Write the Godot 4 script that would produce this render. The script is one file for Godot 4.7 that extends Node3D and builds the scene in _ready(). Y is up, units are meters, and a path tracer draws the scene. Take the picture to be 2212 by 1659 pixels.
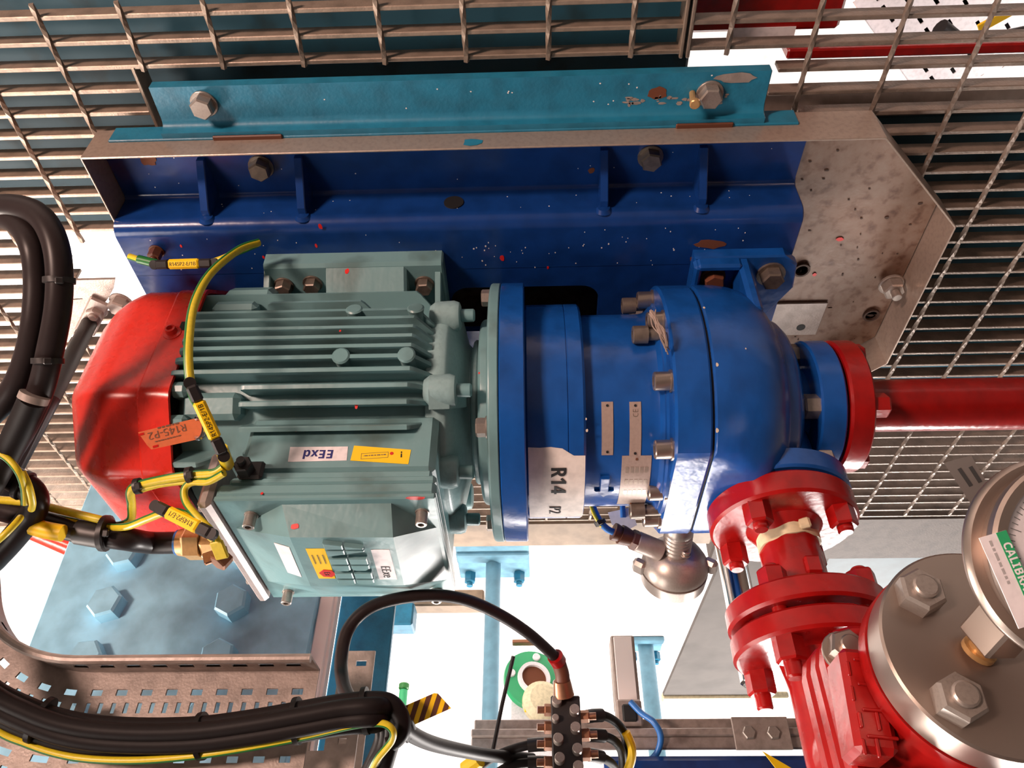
extends Node3D

# camera frame: the photograph was taken holding the phone upside down, so the lens is rolled by half a turn
const FOCAL := 1660.0
const EYE := Vector3(0, 0.78, 0)
const RIGHT := Vector3(-0.9995, -0.0046, -0.0317)
const BACK := Vector3(-0.0272, 0.6474, 0.7617)
var cam_basis := Basis()
var M := {}
var used := {}
var rng := RandomNumberGenerator.new()


class MB:
	var t := PackedVector3Array()

	func tri(a: Vector3, b: Vector3, c: Vector3) -> void:
		t.append(a); t.append(b); t.append(c)

	func quad(a: Vector3, b: Vector3, c: Vector3, d: Vector3) -> void:
		t.append(a); t.append(b); t.append(c); t.append(a); t.append(c); t.append(d)

	func close(from: int) -> void:
		var vol := 0.0
		var o := t[from] if t.size() > from else Vector3.ZERO
		for i in range(from, t.size(), 3):
			vol += (t[i] - o).dot((t[i + 1] - o).cross(t[i + 2] - o))
		if vol < 0.0:
			for i in range(from, t.size(), 3):
				var s := t[i + 1]
				t[i + 1] = t[i + 2]
				t[i + 2] = s

	func loft(loops: Array, caps := true) -> void:
		var f := t.size()
		for k in loops.size() - 1:
			var p: PackedVector3Array = loops[k]
			var q: PackedVector3Array = loops[k + 1]
			var n := p.size()
			for i in n:
				var j := (i + 1) % n
				quad(p[i], p[j], q[j], q[i])
		if caps:
			fan(loops[0], true)
			fan(loops[-1], false)
		close(f)

	func fan(loop: PackedVector3Array, flip: bool) -> void:
		var c := Vector3.ZERO
		for p in loop:
			c += p
		c /= loop.size()
		for i in loop.size():
			var j := (i + 1) % loop.size()
			if flip:
				tri(c, loop[j], loop[i])
			else:
				tri(c, loop[i], loop[j])

	func box(xf: Transform3D, s: Vector3, b := 0.0) -> void:
		var h := s / 2.0
		b = minf(b, minf(h.x, minf(h.y, h.z)) * 0.9)
		var loops := []
		var ring := func(x: float, z: float, c: float, y: float) -> PackedVector3Array:
			var o := PackedVector3Array()
			if c <= 0.0:
				for p in [[-x, -z], [x, -z], [x, z], [-x, z]]:
					o.append(xf * Vector3(p[0], y, p[1]))
			else:
				for p in [[-x + c, -z], [x - c, -z], [x, -z + c], [x, z - c], [x - c, z], [-x + c, z], [-x, z - c], [-x, -z + c]]:
					o.append(xf * Vector3(p[0], y, p[1]))
			return o
		if b > 0.0:
			loops = [ring.call(h.x - b, h.z - b, b * 0.01, -h.y), ring.call(h.x, h.z, b, -h.y + b), ring.call(h.x, h.z, b, h.y - b), ring.call(h.x - b, h.z - b, b * 0.01, h.y)]
		else:
			loops = [ring.call(h.x, h.z, 0.0, -h.y), ring.call(h.x, h.z, 0.0, h.y)]
		loft(loops)

	# profile: (position along local y, radius); sharp corners get a small chamfer
	func lathe(xf: Transform3D, prof: Array, seg := 40, b := 0.0, sides := 0.0) -> void:
		var pr := []
		if b > 0.0:
			for i in prof.size():
				var p: Vector2 = prof[i]
				if i == 0 or i == prof.size() - 1:
					pr.append(p)
					continue
				var u: Vector2 = prof[i - 1] - p
				var v: Vector2 = prof[i + 1] - p
				if u.length() < 1e-6 or v.length() < 1e-6 or absf(u.normalized().dot(v.normalized())) > 0.85:
					pr.append(p)
					continue
				pr.append(p + u.normalized() * minf(b, u.length() * 0.45))
				pr.append(p + v.normalized() * minf(b, v.length() * 0.45))
		else:
			pr = prof
		var loops := []
		for p in pr:
			var o := PackedVector3Array()
			for i in seg:
				var a := TAU * i / seg + sides
				o.append(xf * Vector3(cos(a) * p.y, p.x, sin(a) * p.y))
			loops.append(o)
		loft(loops, true)

	func cyl(xf: Transform3D, r: float, y0: float, y1: float, seg := 24, b := 0.0) -> void:
		if b > 0.0:
			lathe(xf, [Vector2(y0, r - b), Vector2(y0 + b, r), Vector2(y1 - b, r), Vector2(y1, r - b)], seg)
		else:
			lathe(xf, [Vector2(y0, r), Vector2(y1, r)], seg)

	# hexagon head: across-flats af, chamfered on its outer end
	func hex(xf: Transform3D, af: float, y0: float, y1: float) -> void:
		var r := af / sqrt(3.0)
		var loops := []
		for p in [[y0, 1.0], [y1 - af * 0.09, 1.0], [y1, 0.87]]:
			var o := PackedVector3Array()
			for i in 6:
				o.append(xf * Vector3(cos(TAU * i / 6) * r * p[1], p[0], sin(TAU * i / 6) * r * p[1]))
			loops.append(o)
		loft(loops)

	# a closed polygon in local xy, drawn out from z = 0 to z = d, chamfered by b at the outer end
	func prism(xf: Transform3D, poly: PackedVector2Array, d: float, b := 0.0) -> void:
		var n := poly.size()
		if Geometry2D.is_polygon_clockwise(poly):
			poly.reverse()
		var inner := PackedVector2Array()
		for i in n:
			var e := (poly[i] - poly[(i + n - 1) % n]).normalized()
			var g := (poly[(i + 1) % n] - poly[i]).normalized()
			var m := Vector2(-e.y - g.y, e.x + g.x)
			m = m / maxf(m.length_squared(), 0.2) * 2.0
			inner.append(poly[i] + m * b)
		var f := t.size()
		var ix := Geometry2D.triangulate_polygon(poly)
		for i in range(0, ix.size(), 3):
			var k := [ix[i], ix[i + 1], ix[i + 2]]
			if (poly[k[1]] - poly[k[0]]).cross(poly[k[2]] - poly[k[0]]) < 0.0:
				k = [k[0], k[2], k[1]]
			tri(_v(xf, poly[k[0]], 0), _v(xf, poly[k[2]], 0), _v(xf, poly[k[1]], 0))
			tri(_v(xf, inner[k[0]], d), _v(xf, inner[k[1]], d), _v(xf, inner[k[2]], d))
		for i in n:
			var j := (i + 1) % n
			var z := d - b * signf(d)
			quad(_v(xf, poly[i], 0), _v(xf, poly[j], 0), _v(xf, poly[j], z), _v(xf, poly[i], z))
			if b > 0.0:
				quad(_v(xf, poly[i], z), _v(xf, poly[j], z), _v(xf, inner[j], d), _v(xf, inner[i], d))
		close(f)

	func _v(xf: Transform3D, p: Vector2, z: float) -> Vector3:
		return xf * Vector3(p.x, p.y, z)

	func tube(pts: PackedVector3Array, r: float, seg := 12, r2 := -1.0) -> void:
		var loops := []
		var n := pts.size()
		var up := Vector3.UP
		var d0 := (pts[1] - pts[0]).normalized()
		if absf(d0.dot(up)) > 0.9:
			up = Vector3.RIGHT
		for i in n:
			var d := (pts[mini(i + 1, n - 1)] - pts[maxi(i - 1, 0)]).normalized()
			var s := d.cross(up).normalized()
			up = s.cross(d).normalized()
			var rr := r if r2 < 0.0 else lerpf(r, r2, float(i) / (n - 1))
			var o := PackedVector3Array()
			for k in seg:
				var a := TAU * k / seg
				o.append(pts[i] + s * cos(a) * rr + up * sin(a) * rr)
			loops.append(o)
		loft(loops)

	# a flat plate in local xy (0..w, 0..h) of thickness d with rectangular openings
	func plate(xf: Transform3D, w: float, h: float, d: float, holes: Array) -> void:
		sheet(func(p: Vector2, z: float) -> Vector3: return xf * Vector3(p.x, p.y, z), w, h, d, holes)

	func sheet(map: Callable, w: float, h: float, d: float, holes: Array, cuts := [], rows := []) -> void:
		var xs := [0.0, w]
		var ys := [0.0, h]
		for c in cuts:
			xs.append(c)
		for c in rows:
			ys.append(c)
		for r in holes:
			xs.append(r.position.x); xs.append(r.end.x)
			ys.append(r.position.y); ys.append(r.end.y)
		xs.sort()
		ys.sort()
		var solid := {}
		for i in xs.size() - 1:
			for j in ys.size() - 1:
				if xs[i + 1] - xs[i] < 1e-6 or ys[j + 1] - ys[j] < 1e-6:
					continue
				var c := Vector2((xs[i] + xs[i + 1]) / 2.0, (ys[j] + ys[j + 1]) / 2.0)
				var ok := true
				for r in holes:
					if r.has_point(c):
						ok = false
						break
				if ok:
					solid[Vector2i(i, j)] = true
		var f := t.size()
		for k in solid:
			var a := Vector2(xs[k.x], ys[k.y])
			var b := Vector2(xs[k.x + 1], ys[k.y])
			var c := Vector2(xs[k.x + 1], ys[k.y + 1])
			var e := Vector2(xs[k.x], ys[k.y + 1])
			quad(map.call(a, d), map.call(b, d), map.call(c, d), map.call(e, d))
			quad(map.call(a, 0.0), map.call(e, 0.0), map.call(c, 0.0), map.call(b, 0.0))
			if not solid.has(k + Vector2i(-1, 0)) and (k.x == 0 or xs[k.x] - xs[k.x - 1] > 1e-6):
				quad(map.call(e, d), map.call(e, 0.0), map.call(a, 0.0), map.call(a, d))
			if not solid.has(k + Vector2i(1, 0)) and (k.x + 2 >= xs.size() or xs[k.x + 2] - xs[k.x + 1] > 1e-6):
				quad(map.call(b, d), map.call(b, 0.0), map.call(c, 0.0), map.call(c, d))
			if not solid.has(k + Vector2i(0, -1)) and (k.y == 0 or ys[k.y] - ys[k.y - 1] > 1e-6):
				quad(map.call(a, d), map.call(a, 0.0), map.call(b, 0.0), map.call(b, d))
			if not solid.has(k + Vector2i(0, 1)) and (k.y + 2 >= ys.size() or ys[k.y + 2] - ys[k.y + 1] > 1e-6):
				quad(map.call(c, d), map.call(c, 0.0), map.call(e, 0.0), map.call(e, d))
		close(f)

	func mesh(crease := 32.0) -> ArrayMesh:
		var n := t.size()
		var fn := PackedVector3Array()
		fn.resize(n / 3)
		for i in n / 3:
			fn[i] = (t[i * 3 + 1] - t[i * 3]).cross(t[i * 3 + 2] - t[i * 3])
		var vs := PackedVector3Array()
		var ns := PackedVector3Array()
		vs.resize(n)
		ns.resize(n)
		var at := {}
		if crease > 0.0:
			for i in n:
				var key := Vector3i((t[i] * 20000.0).round())
				if at.has(key):
					at[key].append(i / 3)
				else:
					at[key] = [i / 3]
		var lim := cos(deg_to_rad(crease))
		for i in n / 3:
			var u := fn[i].normalized()
			for k in 3:
				var p := t[i * 3 + k]
				var s := u
				if crease > 0.0:
					s = Vector3.ZERO
					for g in at[Vector3i((p * 20000.0).round())]:
						if fn[g].normalized().dot(u) > lim:
							s += fn[g]
					s = s.normalized() if s.length() > 1e-14 else u
				var o: int = i * 3 + [0, 2, 1][k]
				vs[o] = p
				ns[o] = s
		var arr := []
		arr.resize(Mesh.ARRAY_MAX)
		arr[Mesh.ARRAY_VERTEX] = vs
		arr[Mesh.ARRAY_NORMAL] = ns
		var m := ArrayMesh.new()
		m.add_surface_from_arrays(Mesh.PRIMITIVE_TRIANGLES, arr)
		return m


# ---------------------------------------------------------------- places

func ray(u: float, v: float) -> Vector3:
	return cam_basis * Vector3((u - 1106.0) / FOCAL, -(v - 829.5) / FOCAL, -1.0)

func at(u: float, v: float, d: float) -> Vector3:
	return EYE + ray(u, v) * d

func aty(u: float, v: float, y: float) -> Vector3:
	var r := ray(u, v)
	return EYE + r * ((y - EYE.y) / r.y)

func atz(u: float, v: float, z: float) -> Vector3:
	var r := ray(u, v)
	return EYE + r * ((z - EYE.z) / r.z)

# a frame at p whose y axis is dir
func fr(p: Vector3, dir: Vector3, hint := Vector3(0.31, 0.2, 0.93)) -> Transform3D:
	var y := dir.normalized()
	if absf(y.dot(hint.normalized())) > 0.97:
		hint = Vector3(0.9, 0.3, 0.1)
	var x := y.cross(hint).normalized()
	return Transform3D(Basis(x, y, x.cross(y)), p)

# a frame at p with given x and y directions
func fxy(p: Vector3, x: Vector3, y: Vector3) -> Transform3D:
	x = x.normalized()
	var z := x.cross(y).normalized()
	return Transform3D(Basis(x, z.cross(x), z), p)

func tl(x: float, y: float, z: float) -> Transform3D:
	return Transform3D(Basis(), Vector3(x, y, z))

func smooth(pts: Array, n := 10) -> PackedVector3Array:
	var o := PackedVector3Array()
	var m := pts.size()
	for i in m - 1:
		var a: Vector3 = pts[maxi(i - 1, 0)]
		var b: Vector3 = pts[i]
		var c: Vector3 = pts[i + 1]
		var d: Vector3 = pts[mini(i + 2, m - 1)]
		for k in n:
			o.append(b.cubic_interpolate(c, a, d, float(k) / n))
	o.append(pts[-1])
	return o

func px_path(list: Array, n := 10) -> PackedVector3Array:
	var p := []
	for q in list:
		p.append(at(q[0], q[1], q[2]))
	return smooth(p, n)

# ---------------------------------------------------------------- objects

func numbered(called: String) -> String:
	var k: int = used.get(called, 0)
	used[called] = k + 1
	return called if k == 0 else "%s_%03d" % [called, k]

func tag(o: Node3D, label: String, category: String, group := "") -> Node3D:
	o.set_meta("label", label)
	o.set_meta("category", category)
	if group:
		o.set_meta("group", group)
	return o

func thing(called: String, label: String, category: String, group := "", p := Vector3.ZERO) -> Node3D:
	var o := Node3D.new()
	o.name = numbered(called)
	add_child(o)
	o.position = p
	return tag(o, label, category, group)

func structure(called: String, mb: MB = null, mat: Material = null) -> Node3D:
	var o: Node3D
	if mb:
		var mi := MeshInstance3D.new()
		mi.mesh = mb.mesh(0.0)
		mi.material_override = mat
		o = mi
	else:
		o = Node3D.new()
	o.name = numbered(called)
	o.set_meta("kind", "structure")
	add_child(o)
	return o

func obj(called: String, mb: MB, mat: Material, parent: Node3D = null, crease := 32.0, label := "") -> MeshInstance3D:
	var o := MeshInstance3D.new()
	o.mesh = mb.mesh(crease)
	o.material_override = mat
	if parent == null:
		o.name = numbered(called)
		add_child(o)
	else:
		o.name = called
		parent.add_child(o, true)
		if not (parent is MeshInstance3D):
			o.position = -parent.position
	if label:
		o.set_meta("label", label)
	return o

func text(s: String, xf: Transform3D, height: float, mat: Material, parent: Node3D, depth := 0.0003, weight := 400, bend := 0.0, called := "lettering") -> MeshInstance3D:
	var tm := TextMesh.new()
	var f := SystemFont.new()
	f.font_names = PackedStringArray(["Droid Sans"])
	f.font_weight = weight
	tm.font = f
	tm.text = s
	tm.font_size = 64
	tm.pixel_size = 0.001
	var k := height / 0.046
	tm.depth = depth / k
	tm.curve_step = 2.0
	var mi := MeshInstance3D.new()
	var arr := ArrayMesh.new()
	for surf in 1:
		var a := tm.get_mesh_arrays()
		var v: PackedVector3Array = a[Mesh.ARRAY_VERTEX]
		var nn: PackedVector3Array = a[Mesh.ARRAY_NORMAL]
		for i in v.size():
			v[i] *= k
			if bend != 0.0:
				var r := bend + v[i].z
				var ang := v[i].x / bend
				v[i] = Vector3(sin(ang) * r, v[i].y, cos(ang) * r - bend)
				nn[i] = nn[i].rotated(Vector3.UP, ang)
			v[i] = xf * v[i]
			nn[i] = (xf.basis * nn[i]).normalized()
		var b := []
		b.resize(Mesh.ARRAY_MAX)
		b[Mesh.ARRAY_VERTEX] = v
		b[Mesh.ARRAY_NORMAL] = nn
		b[Mesh.ARRAY_INDEX] = a[Mesh.ARRAY_INDEX]
		arr.add_surface_from_arrays(Mesh.PRIMITIVE_TRIANGLES, b)
	mi.mesh = arr
	mi.material_override = mat
	mi.name = called
	parent.add_child(mi, true)
	if not (parent is MeshInstance3D):
		mi.position = -parent.position
	return mi

# a row of print too small to read: short dashes of uneven length along local x
func fine_print(f: Transform3D, width: float, h: float, m: Material, parent: Node3D) -> void:
	var b := MB.new()
	var x := -width / 2.0
	var k := 0
	while x < width / 2.0:
		var w := minf(h * [2.2, 1.1, 3.0, 1.6][k % 4], width / 2.0 - x)
		b.box(f * tl(x + w / 2.0, 0, 0.0001), Vector3(w, h, 0.0002))
		x += w + h * 0.8
		k += 1
	var o := obj("fine_print", b, m, parent, 0.0)
	o.set_meta("kind", "stuff")

# bolt: hexagon head on a washer, standing on p along dir
func hexbolt(parent: Node3D, p: Vector3, dir: Vector3, af: float, mat: Material, h := 0.0, stud := 0.0, washer := true, called := "bolt", turn := 0.0) -> MeshInstance3D:
	var b := MB.new()
	var x := fr(p, dir) * Transform3D(Basis(Vector3.UP, turn), Vector3.ZERO)
	var hh := h if h > 0.0 else af * 0.62
	var w := 0.0
	if washer:
		w = af * 0.1
		b.cyl(x, af * 0.68, -0.0006, w, 20, af * 0.02)
	b.hex(x, af, w - 0.0005, w + hh)
	if stud > 0.0:
		b.lathe(x, [Vector2(w, af * 0.31), Vector2(w + hh + stud - 0.001, af * 0.31), Vector2(w + hh + stud, af * 0.26)], 16)
	return obj(called, b, mat, parent)

# socket-head cap screw
func capscrew(parent: Node3D, p: Vector3, dir: Vector3, r: float, h: float, mat: Material) -> MeshInstance3D:
	var b := MB.new()
	var x := fr(p, dir)
	b.lathe(x, [Vector2(-0.001, r * 1.2), Vector2(h * 0.1, r * 1.2), Vector2(h * 0.1, r), Vector2(h - r * 0.12, r), Vector2(h, r * 0.88), Vector2(h, r * 0.55), Vector2(h * 0.5, r * 0.5)], 20)
	return obj("cap_screw", b, mat, parent)

# ---------------------------------------------------------------- materials

func noise_tex(freq: float, ramp: Array, seed_: int, size := 512, kind := FastNoiseLite.TYPE_SIMPLEX_SMOOTH, octaves := 5, normal := 0.0) -> NoiseTexture2D:
	var n := FastNoiseLite.new()
	n.noise_type = kind
	n.seed = seed_
	n.frequency = freq
	n.fractal_octaves = octaves
	if kind == FastNoiseLite.TYPE_CELLULAR:
		n.cellular_return_type = FastNoiseLite.RETURN_DISTANCE
		n.fractal_type = FastNoiseLite.FRACTAL_NONE
	var t := NoiseTexture2D.new()
	t.width = size
	t.height = size
	t.seamless = true
	t.noise = n
	if normal > 0.0:
		t.as_normal_map = true
		t.bump_strength = normal
	elif ramp.size():
		var g := Gradient.new()
		var off := PackedFloat32Array()
		var col := PackedColorArray()
		for p in ramp:
			off.append(p[0])
			col.append(p[1])
		g.offsets = off
		g.colors = col
		t.color_ramp = g
	return t

func grey(v: float) -> Color:
	return Color(v, v, v)

func mat(c: Color, rough := 0.5, metal := 0.0, albedo: Texture2D = null, scale := 3.0, nrm: Texture2D = null, nstr := 0.3, rtex: Texture2D = null) -> StandardMaterial3D:
	var m := StandardMaterial3D.new()
	m.albedo_color = c
	m.roughness = rough
	m.metallic = metal
	m.uv1_triplanar = true
	m.uv1_world_triplanar = true
	m.uv1_scale = Vector3(scale, scale, scale)
	if albedo:
		m.albedo_texture = albedo
	if nrm:
		m.normal_enabled = true
		m.normal_texture = nrm
		m.normal_scale = nstr
	if rtex:
		m.roughness_texture = rtex
		m.roughness_texture_channel = BaseMaterial3D.TEXTURE_CHANNEL_RED
	return m

func materials() -> void:
	var mottle := noise_tex(0.012, [[0.0, grey(0.82)], [0.4, grey(0.93)], [0.65, grey(1.0)], [1.0, grey(0.94)]], 3)
	var fine := noise_tex(0.05, [[0.0, grey(0.9)], [0.5, grey(0.98)], [1.0, grey(1.0)]], 9)
	var peel := noise_tex(0.03, [], 5, 512, FastNoiseLite.TYPE_SIMPLEX_SMOOTH, 3, 3.0)
	var cast := noise_tex(0.09, [], 6, 512, FastNoiseLite.TYPE_SIMPLEX_SMOOTH, 3, 4.0)
	var rvar := noise_tex(0.02, [[0.0, grey(0.75)], [0.5, grey(0.95)], [1.0, grey(1.0)]], 12)
	var flecks := noise_tex(0.035, [[0.0, Color(1, 1, 1)], [0.045, Color(1, 1, 1)], [0.06, grey(0.13)], [1.0, grey(0.13)]], 21, 1024, FastNoiseLite.TYPE_CELLULAR, 1)
	var dusty := noise_tex(0.008, [[0.0, Color(0.74, 0.68, 0.64)], [0.25, Color(0.86, 0.86, 0.85)], [0.45, Color(1, 1, 1)], [1.0, Color(0.96, 1, 1)]], 31)
	var rusty := noise_tex(0.02, [[0.0, Color(0.50, 0.36, 0.28)], [0.14, Color(0.68, 0.55, 0.46)], [0.32, Color(0.90, 0.85, 0.81)], [0.6, Color(1, 0.98, 0.96)], [1.0, Color(0.93, 0.9, 0.88)]], 41)
	var rustspot := noise_tex(0.022, [[0.0, Color(0.60, 0.46, 0.38)], [0.22, Color(0.80, 0.70, 0.63)], [0.45, Color(0.95, 0.90, 0.86)], [1.0, Color(1, 1, 1)]], 44, 512)
	M.motor = mat(Color(0.43, 0.57, 0.585), 0.37, 0.0, dusty, 2.2, cast, 0.05, rvar)
	M.motor_bright = mat(Color(0.54, 0.66, 0.67), 0.38, 0.0, fine, 5.0, cast, 0.12, rvar)
	M.motor_dirty = mat(Color(0.50, 0.55, 0.54), 0.4, 0.0, rusty, 5.0, cast, 0.3, rvar)
	M.pump = mat(Color(0.08, 0.31, 0.61), 0.26, 0.0, mottle, 3.5, peel, 0.16, rvar)
	M.base = mat(Color(0.07, 0.22, 0.47), 0.24, 0.0, mottle, 3.0, peel, 0.08, rvar)
	M.red = mat(Color(0.60, 0.06, 0.055), 0.28, 0.0, mottle, 5.0, peel, 0.14, rvar)
	M.cowl = mat(Color(0.83, 0.17, 0.12), 0.3, 0.0, fine, 4.0, peel, 0.1, rvar)
	M.red_pipe = mat(Color(0.56, 0.05, 0.04), 0.24, 0.0, mottle, 5.0, peel, 0.2, rvar)
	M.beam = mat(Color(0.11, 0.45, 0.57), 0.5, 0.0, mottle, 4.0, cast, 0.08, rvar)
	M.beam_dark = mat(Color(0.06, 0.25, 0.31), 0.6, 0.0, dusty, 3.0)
	M.sky_paint = mat(Color(0.55, 0.76, 0.86), 0.42, 0.0, mottle, 2.0, peel, 0.06, rvar)
	M.post_paint = mat(Color(0.38, 0.56, 0.64), 0.5, 0.0, mottle, 1.5)
	M.galv = mat(Color(0.63, 0.575, 0.545), 0.5, 0.25, mottle, 6.0, cast, 0.1, rvar)
	M.grating = mat(Color(0.58, 0.51, 0.45), 0.48, 0.35, mottle, 6.0, cast, 0.12, rvar)
	M.grating_old = mat(Color(0.52, 0.46, 0.415), 0.5, 0.3, mottle, 5.0, cast, 0.2, rvar)
	M.stainless = mat(Color(0.70, 0.63, 0.58), 0.36, 0.55, fine, 5.0, cast, 0.05, rvar)
	M.tray_floor = mat(Color(0.50, 0.41, 0.355), 0.6, 0.1, rustspot, 4.0, cast, 0.05, rvar)
	M.steel = mat(Color(0.68, 0.62, 0.58), 0.33, 0.9)
	M.steel_old = mat(Color(0.52, 0.47, 0.43), 0.38, 0.6, mottle, 12.0)
	M.zinc = mat(Color(0.64, 0.60, 0.57), 0.36, 0.6, fine, 12.0)
	M.brass = mat(Color(0.80, 0.64, 0.43), 0.36, 0.5, fine, 8.0)
	M.copper = mat(Color(0.62, 0.44, 0.34), 0.38, 0.8, fine, 8.0)
	M.rubber = mat(Color(0.11, 0.09, 0.09), 0.5, 0.0, fine, 6.0, peel, 0.06)
	M.hose = mat(Color(0.16, 0.13, 0.13), 0.36, 0.0, fine, 6.0)
	M.rubber.metallic_specular = 0.25
	M.hose.metallic_specular = 0.3
	M.plastic = mat(Color(0.12, 0.10, 0.10), 0.45)
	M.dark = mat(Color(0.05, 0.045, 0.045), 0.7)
	M.yellow = mat(Color(0.86, 0.77, 0.15), 0.4, 0.0, fine, 8.0)
	M.green = mat(Color(0.12, 0.42, 0.16), 0.4)
	M.tagyellow = mat(Color(0.96, 0.78, 0.04), 0.45)
	M.orange = mat(Color(0.93, 0.50, 0.33), 0.4, 0.0, fine, 8.0)
	M.white = mat(Color(0.92, 0.89, 0.90), 0.5, 0.0, fine, 4.0)
	M.paper = mat(Color(0.90, 0.86, 0.83), 0.42, 0.0, mottle, 7.0)
	M.ink = mat(Color(0.06, 0.06, 0.07), 0.6)
	M.navy = mat(Color(0.13, 0.14, 0.42), 0.6)
	M.faint = mat(Color(0.50, 0.36, 0.30), 0.6)
	M.faint_grey = mat(Color(0.66, 0.64, 0.64), 0.6)
	M.redink = mat(Color(0.82, 0.12, 0.10), 0.4)
	M.nameplate = mat(Color(0.68, 0.60, 0.56), 0.4, 0.2, fine, 9.0)
	M.emboss = mat(Color(0.50, 0.44, 0.40), 0.5, 0.6)
	M.gland_plate = mat(Color(0.66, 0.61, 0.60), 0.42, 0.25, fine, 6.0)
	M.blue_wire = mat(Color(0.18, 0.42, 0.70), 0.35)
	M.brownplastic = mat(Color(0.36, 0.20, 0.13), 0.5)
	M.tape = mat(Color(0.86, 0.80, 0.66), 0.6, 0.0, mottle, 9.0)
	M.tan = mat(Color(0.60, 0.51, 0.42), 0.6, 0.0, mottle, 3.0)
	M.concrete = mat(Color(0.33, 0.285, 0.26), 0.7, 0.0, mottle, 4.0, cast, 0.15)
	M.slab = mat(Color(0.35, 0.325, 0.31), 0.8, 0.0, mottle, 1.0)
	M.floor_white = mat(Color(0.93, 0.91, 0.90), 0.6, 0.0, fine, 1.0)
	M.wall = mat(Color(0.42, 0.39, 0.37), 0.8)
	M.lid = mat(Color(0.93, 0.89, 0.88), 0.5)
	M.dull_blue = mat(Color(0.22, 0.32, 0.36), 0.6, 0.0, mottle, 2.0)
	M.ceiling = mat(Color(0.30, 0.28, 0.27), 0.8)
	M.rust = mat(Color(0.42, 0.22, 0.12), 0.85, 0.0, fine, 20.0)
	M.rust_ring = mat(Color(0.26, 0.17, 0.12), 0.8, 0.0, fine, 20.0)
	M.chip = mat(Color(0.80, 0.74, 0.66), 0.7)
	M.fleck = mat(Color(0.86, 0.85, 0.84), 0.7)
	M.chipgreen = mat(Color(0.18, 0.62, 0.40), 0.4)
	M.chrome = mat(Color(0.80, 0.78, 0.77), 0.12, 1.0)
	M.dial = mat(Color(0.90, 0.88, 0.90), 0.5)
	M.fibre = mat(Color(0.62, 0.54, 0.50), 0.8)
	var g := StandardMaterial3D.new()
	g.albedo_color = Color(1, 1, 1, 0.06)
	g.transparency = BaseMaterial3D.TRANSPARENCY_ALPHA
	g.roughness = 0.05
	M.glass = g
	var e := StandardMaterial3D.new()
	e.albedo_color = Color(0.9, 0.9, 0.9)
	e.emission_enabled = true
	e.emission = Color(1.0, 0.95, 0.9)
	e.emission_energy_multiplier = 3.0
	M.glow = e

func area_lamp(called: String, label: String, p: Vector3, target: Vector3, size: Vector2, energy: float, col: Color, where := "") -> void:
	var o := thing(called, label, "lamp", where, p)
	var back := (p - target).normalized()
	var x := Vector3.UP.cross(back)
	x = Vector3.RIGHT if x.length() < 0.01 else x.normalized()
	var b := Basis(x, back.cross(x), back)
	var m := MB.new()
	m.box(Transform3D(b, p + back * 0.05), Vector3(size.x + 0.06, size.y + 0.06, 0.09), 0.012)
	obj("housing", m, M.galv, o)
	m = MB.new()
	m.box(Transform3D(b, p), Vector3(size.x, size.y, 0.012), 0.003)
	obj("diffuser", m, M.glow, o)
	var l := AreaLight3D.new()
	l.name = "light"
	l.area_size = size
	l.light_energy = energy
	l.light_color = col
	l.area_range = 30.0
	l.shadow_enabled = true
	l.transform = Transform3D(b, -back * 0.01)
	o.add_child(l)

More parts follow.
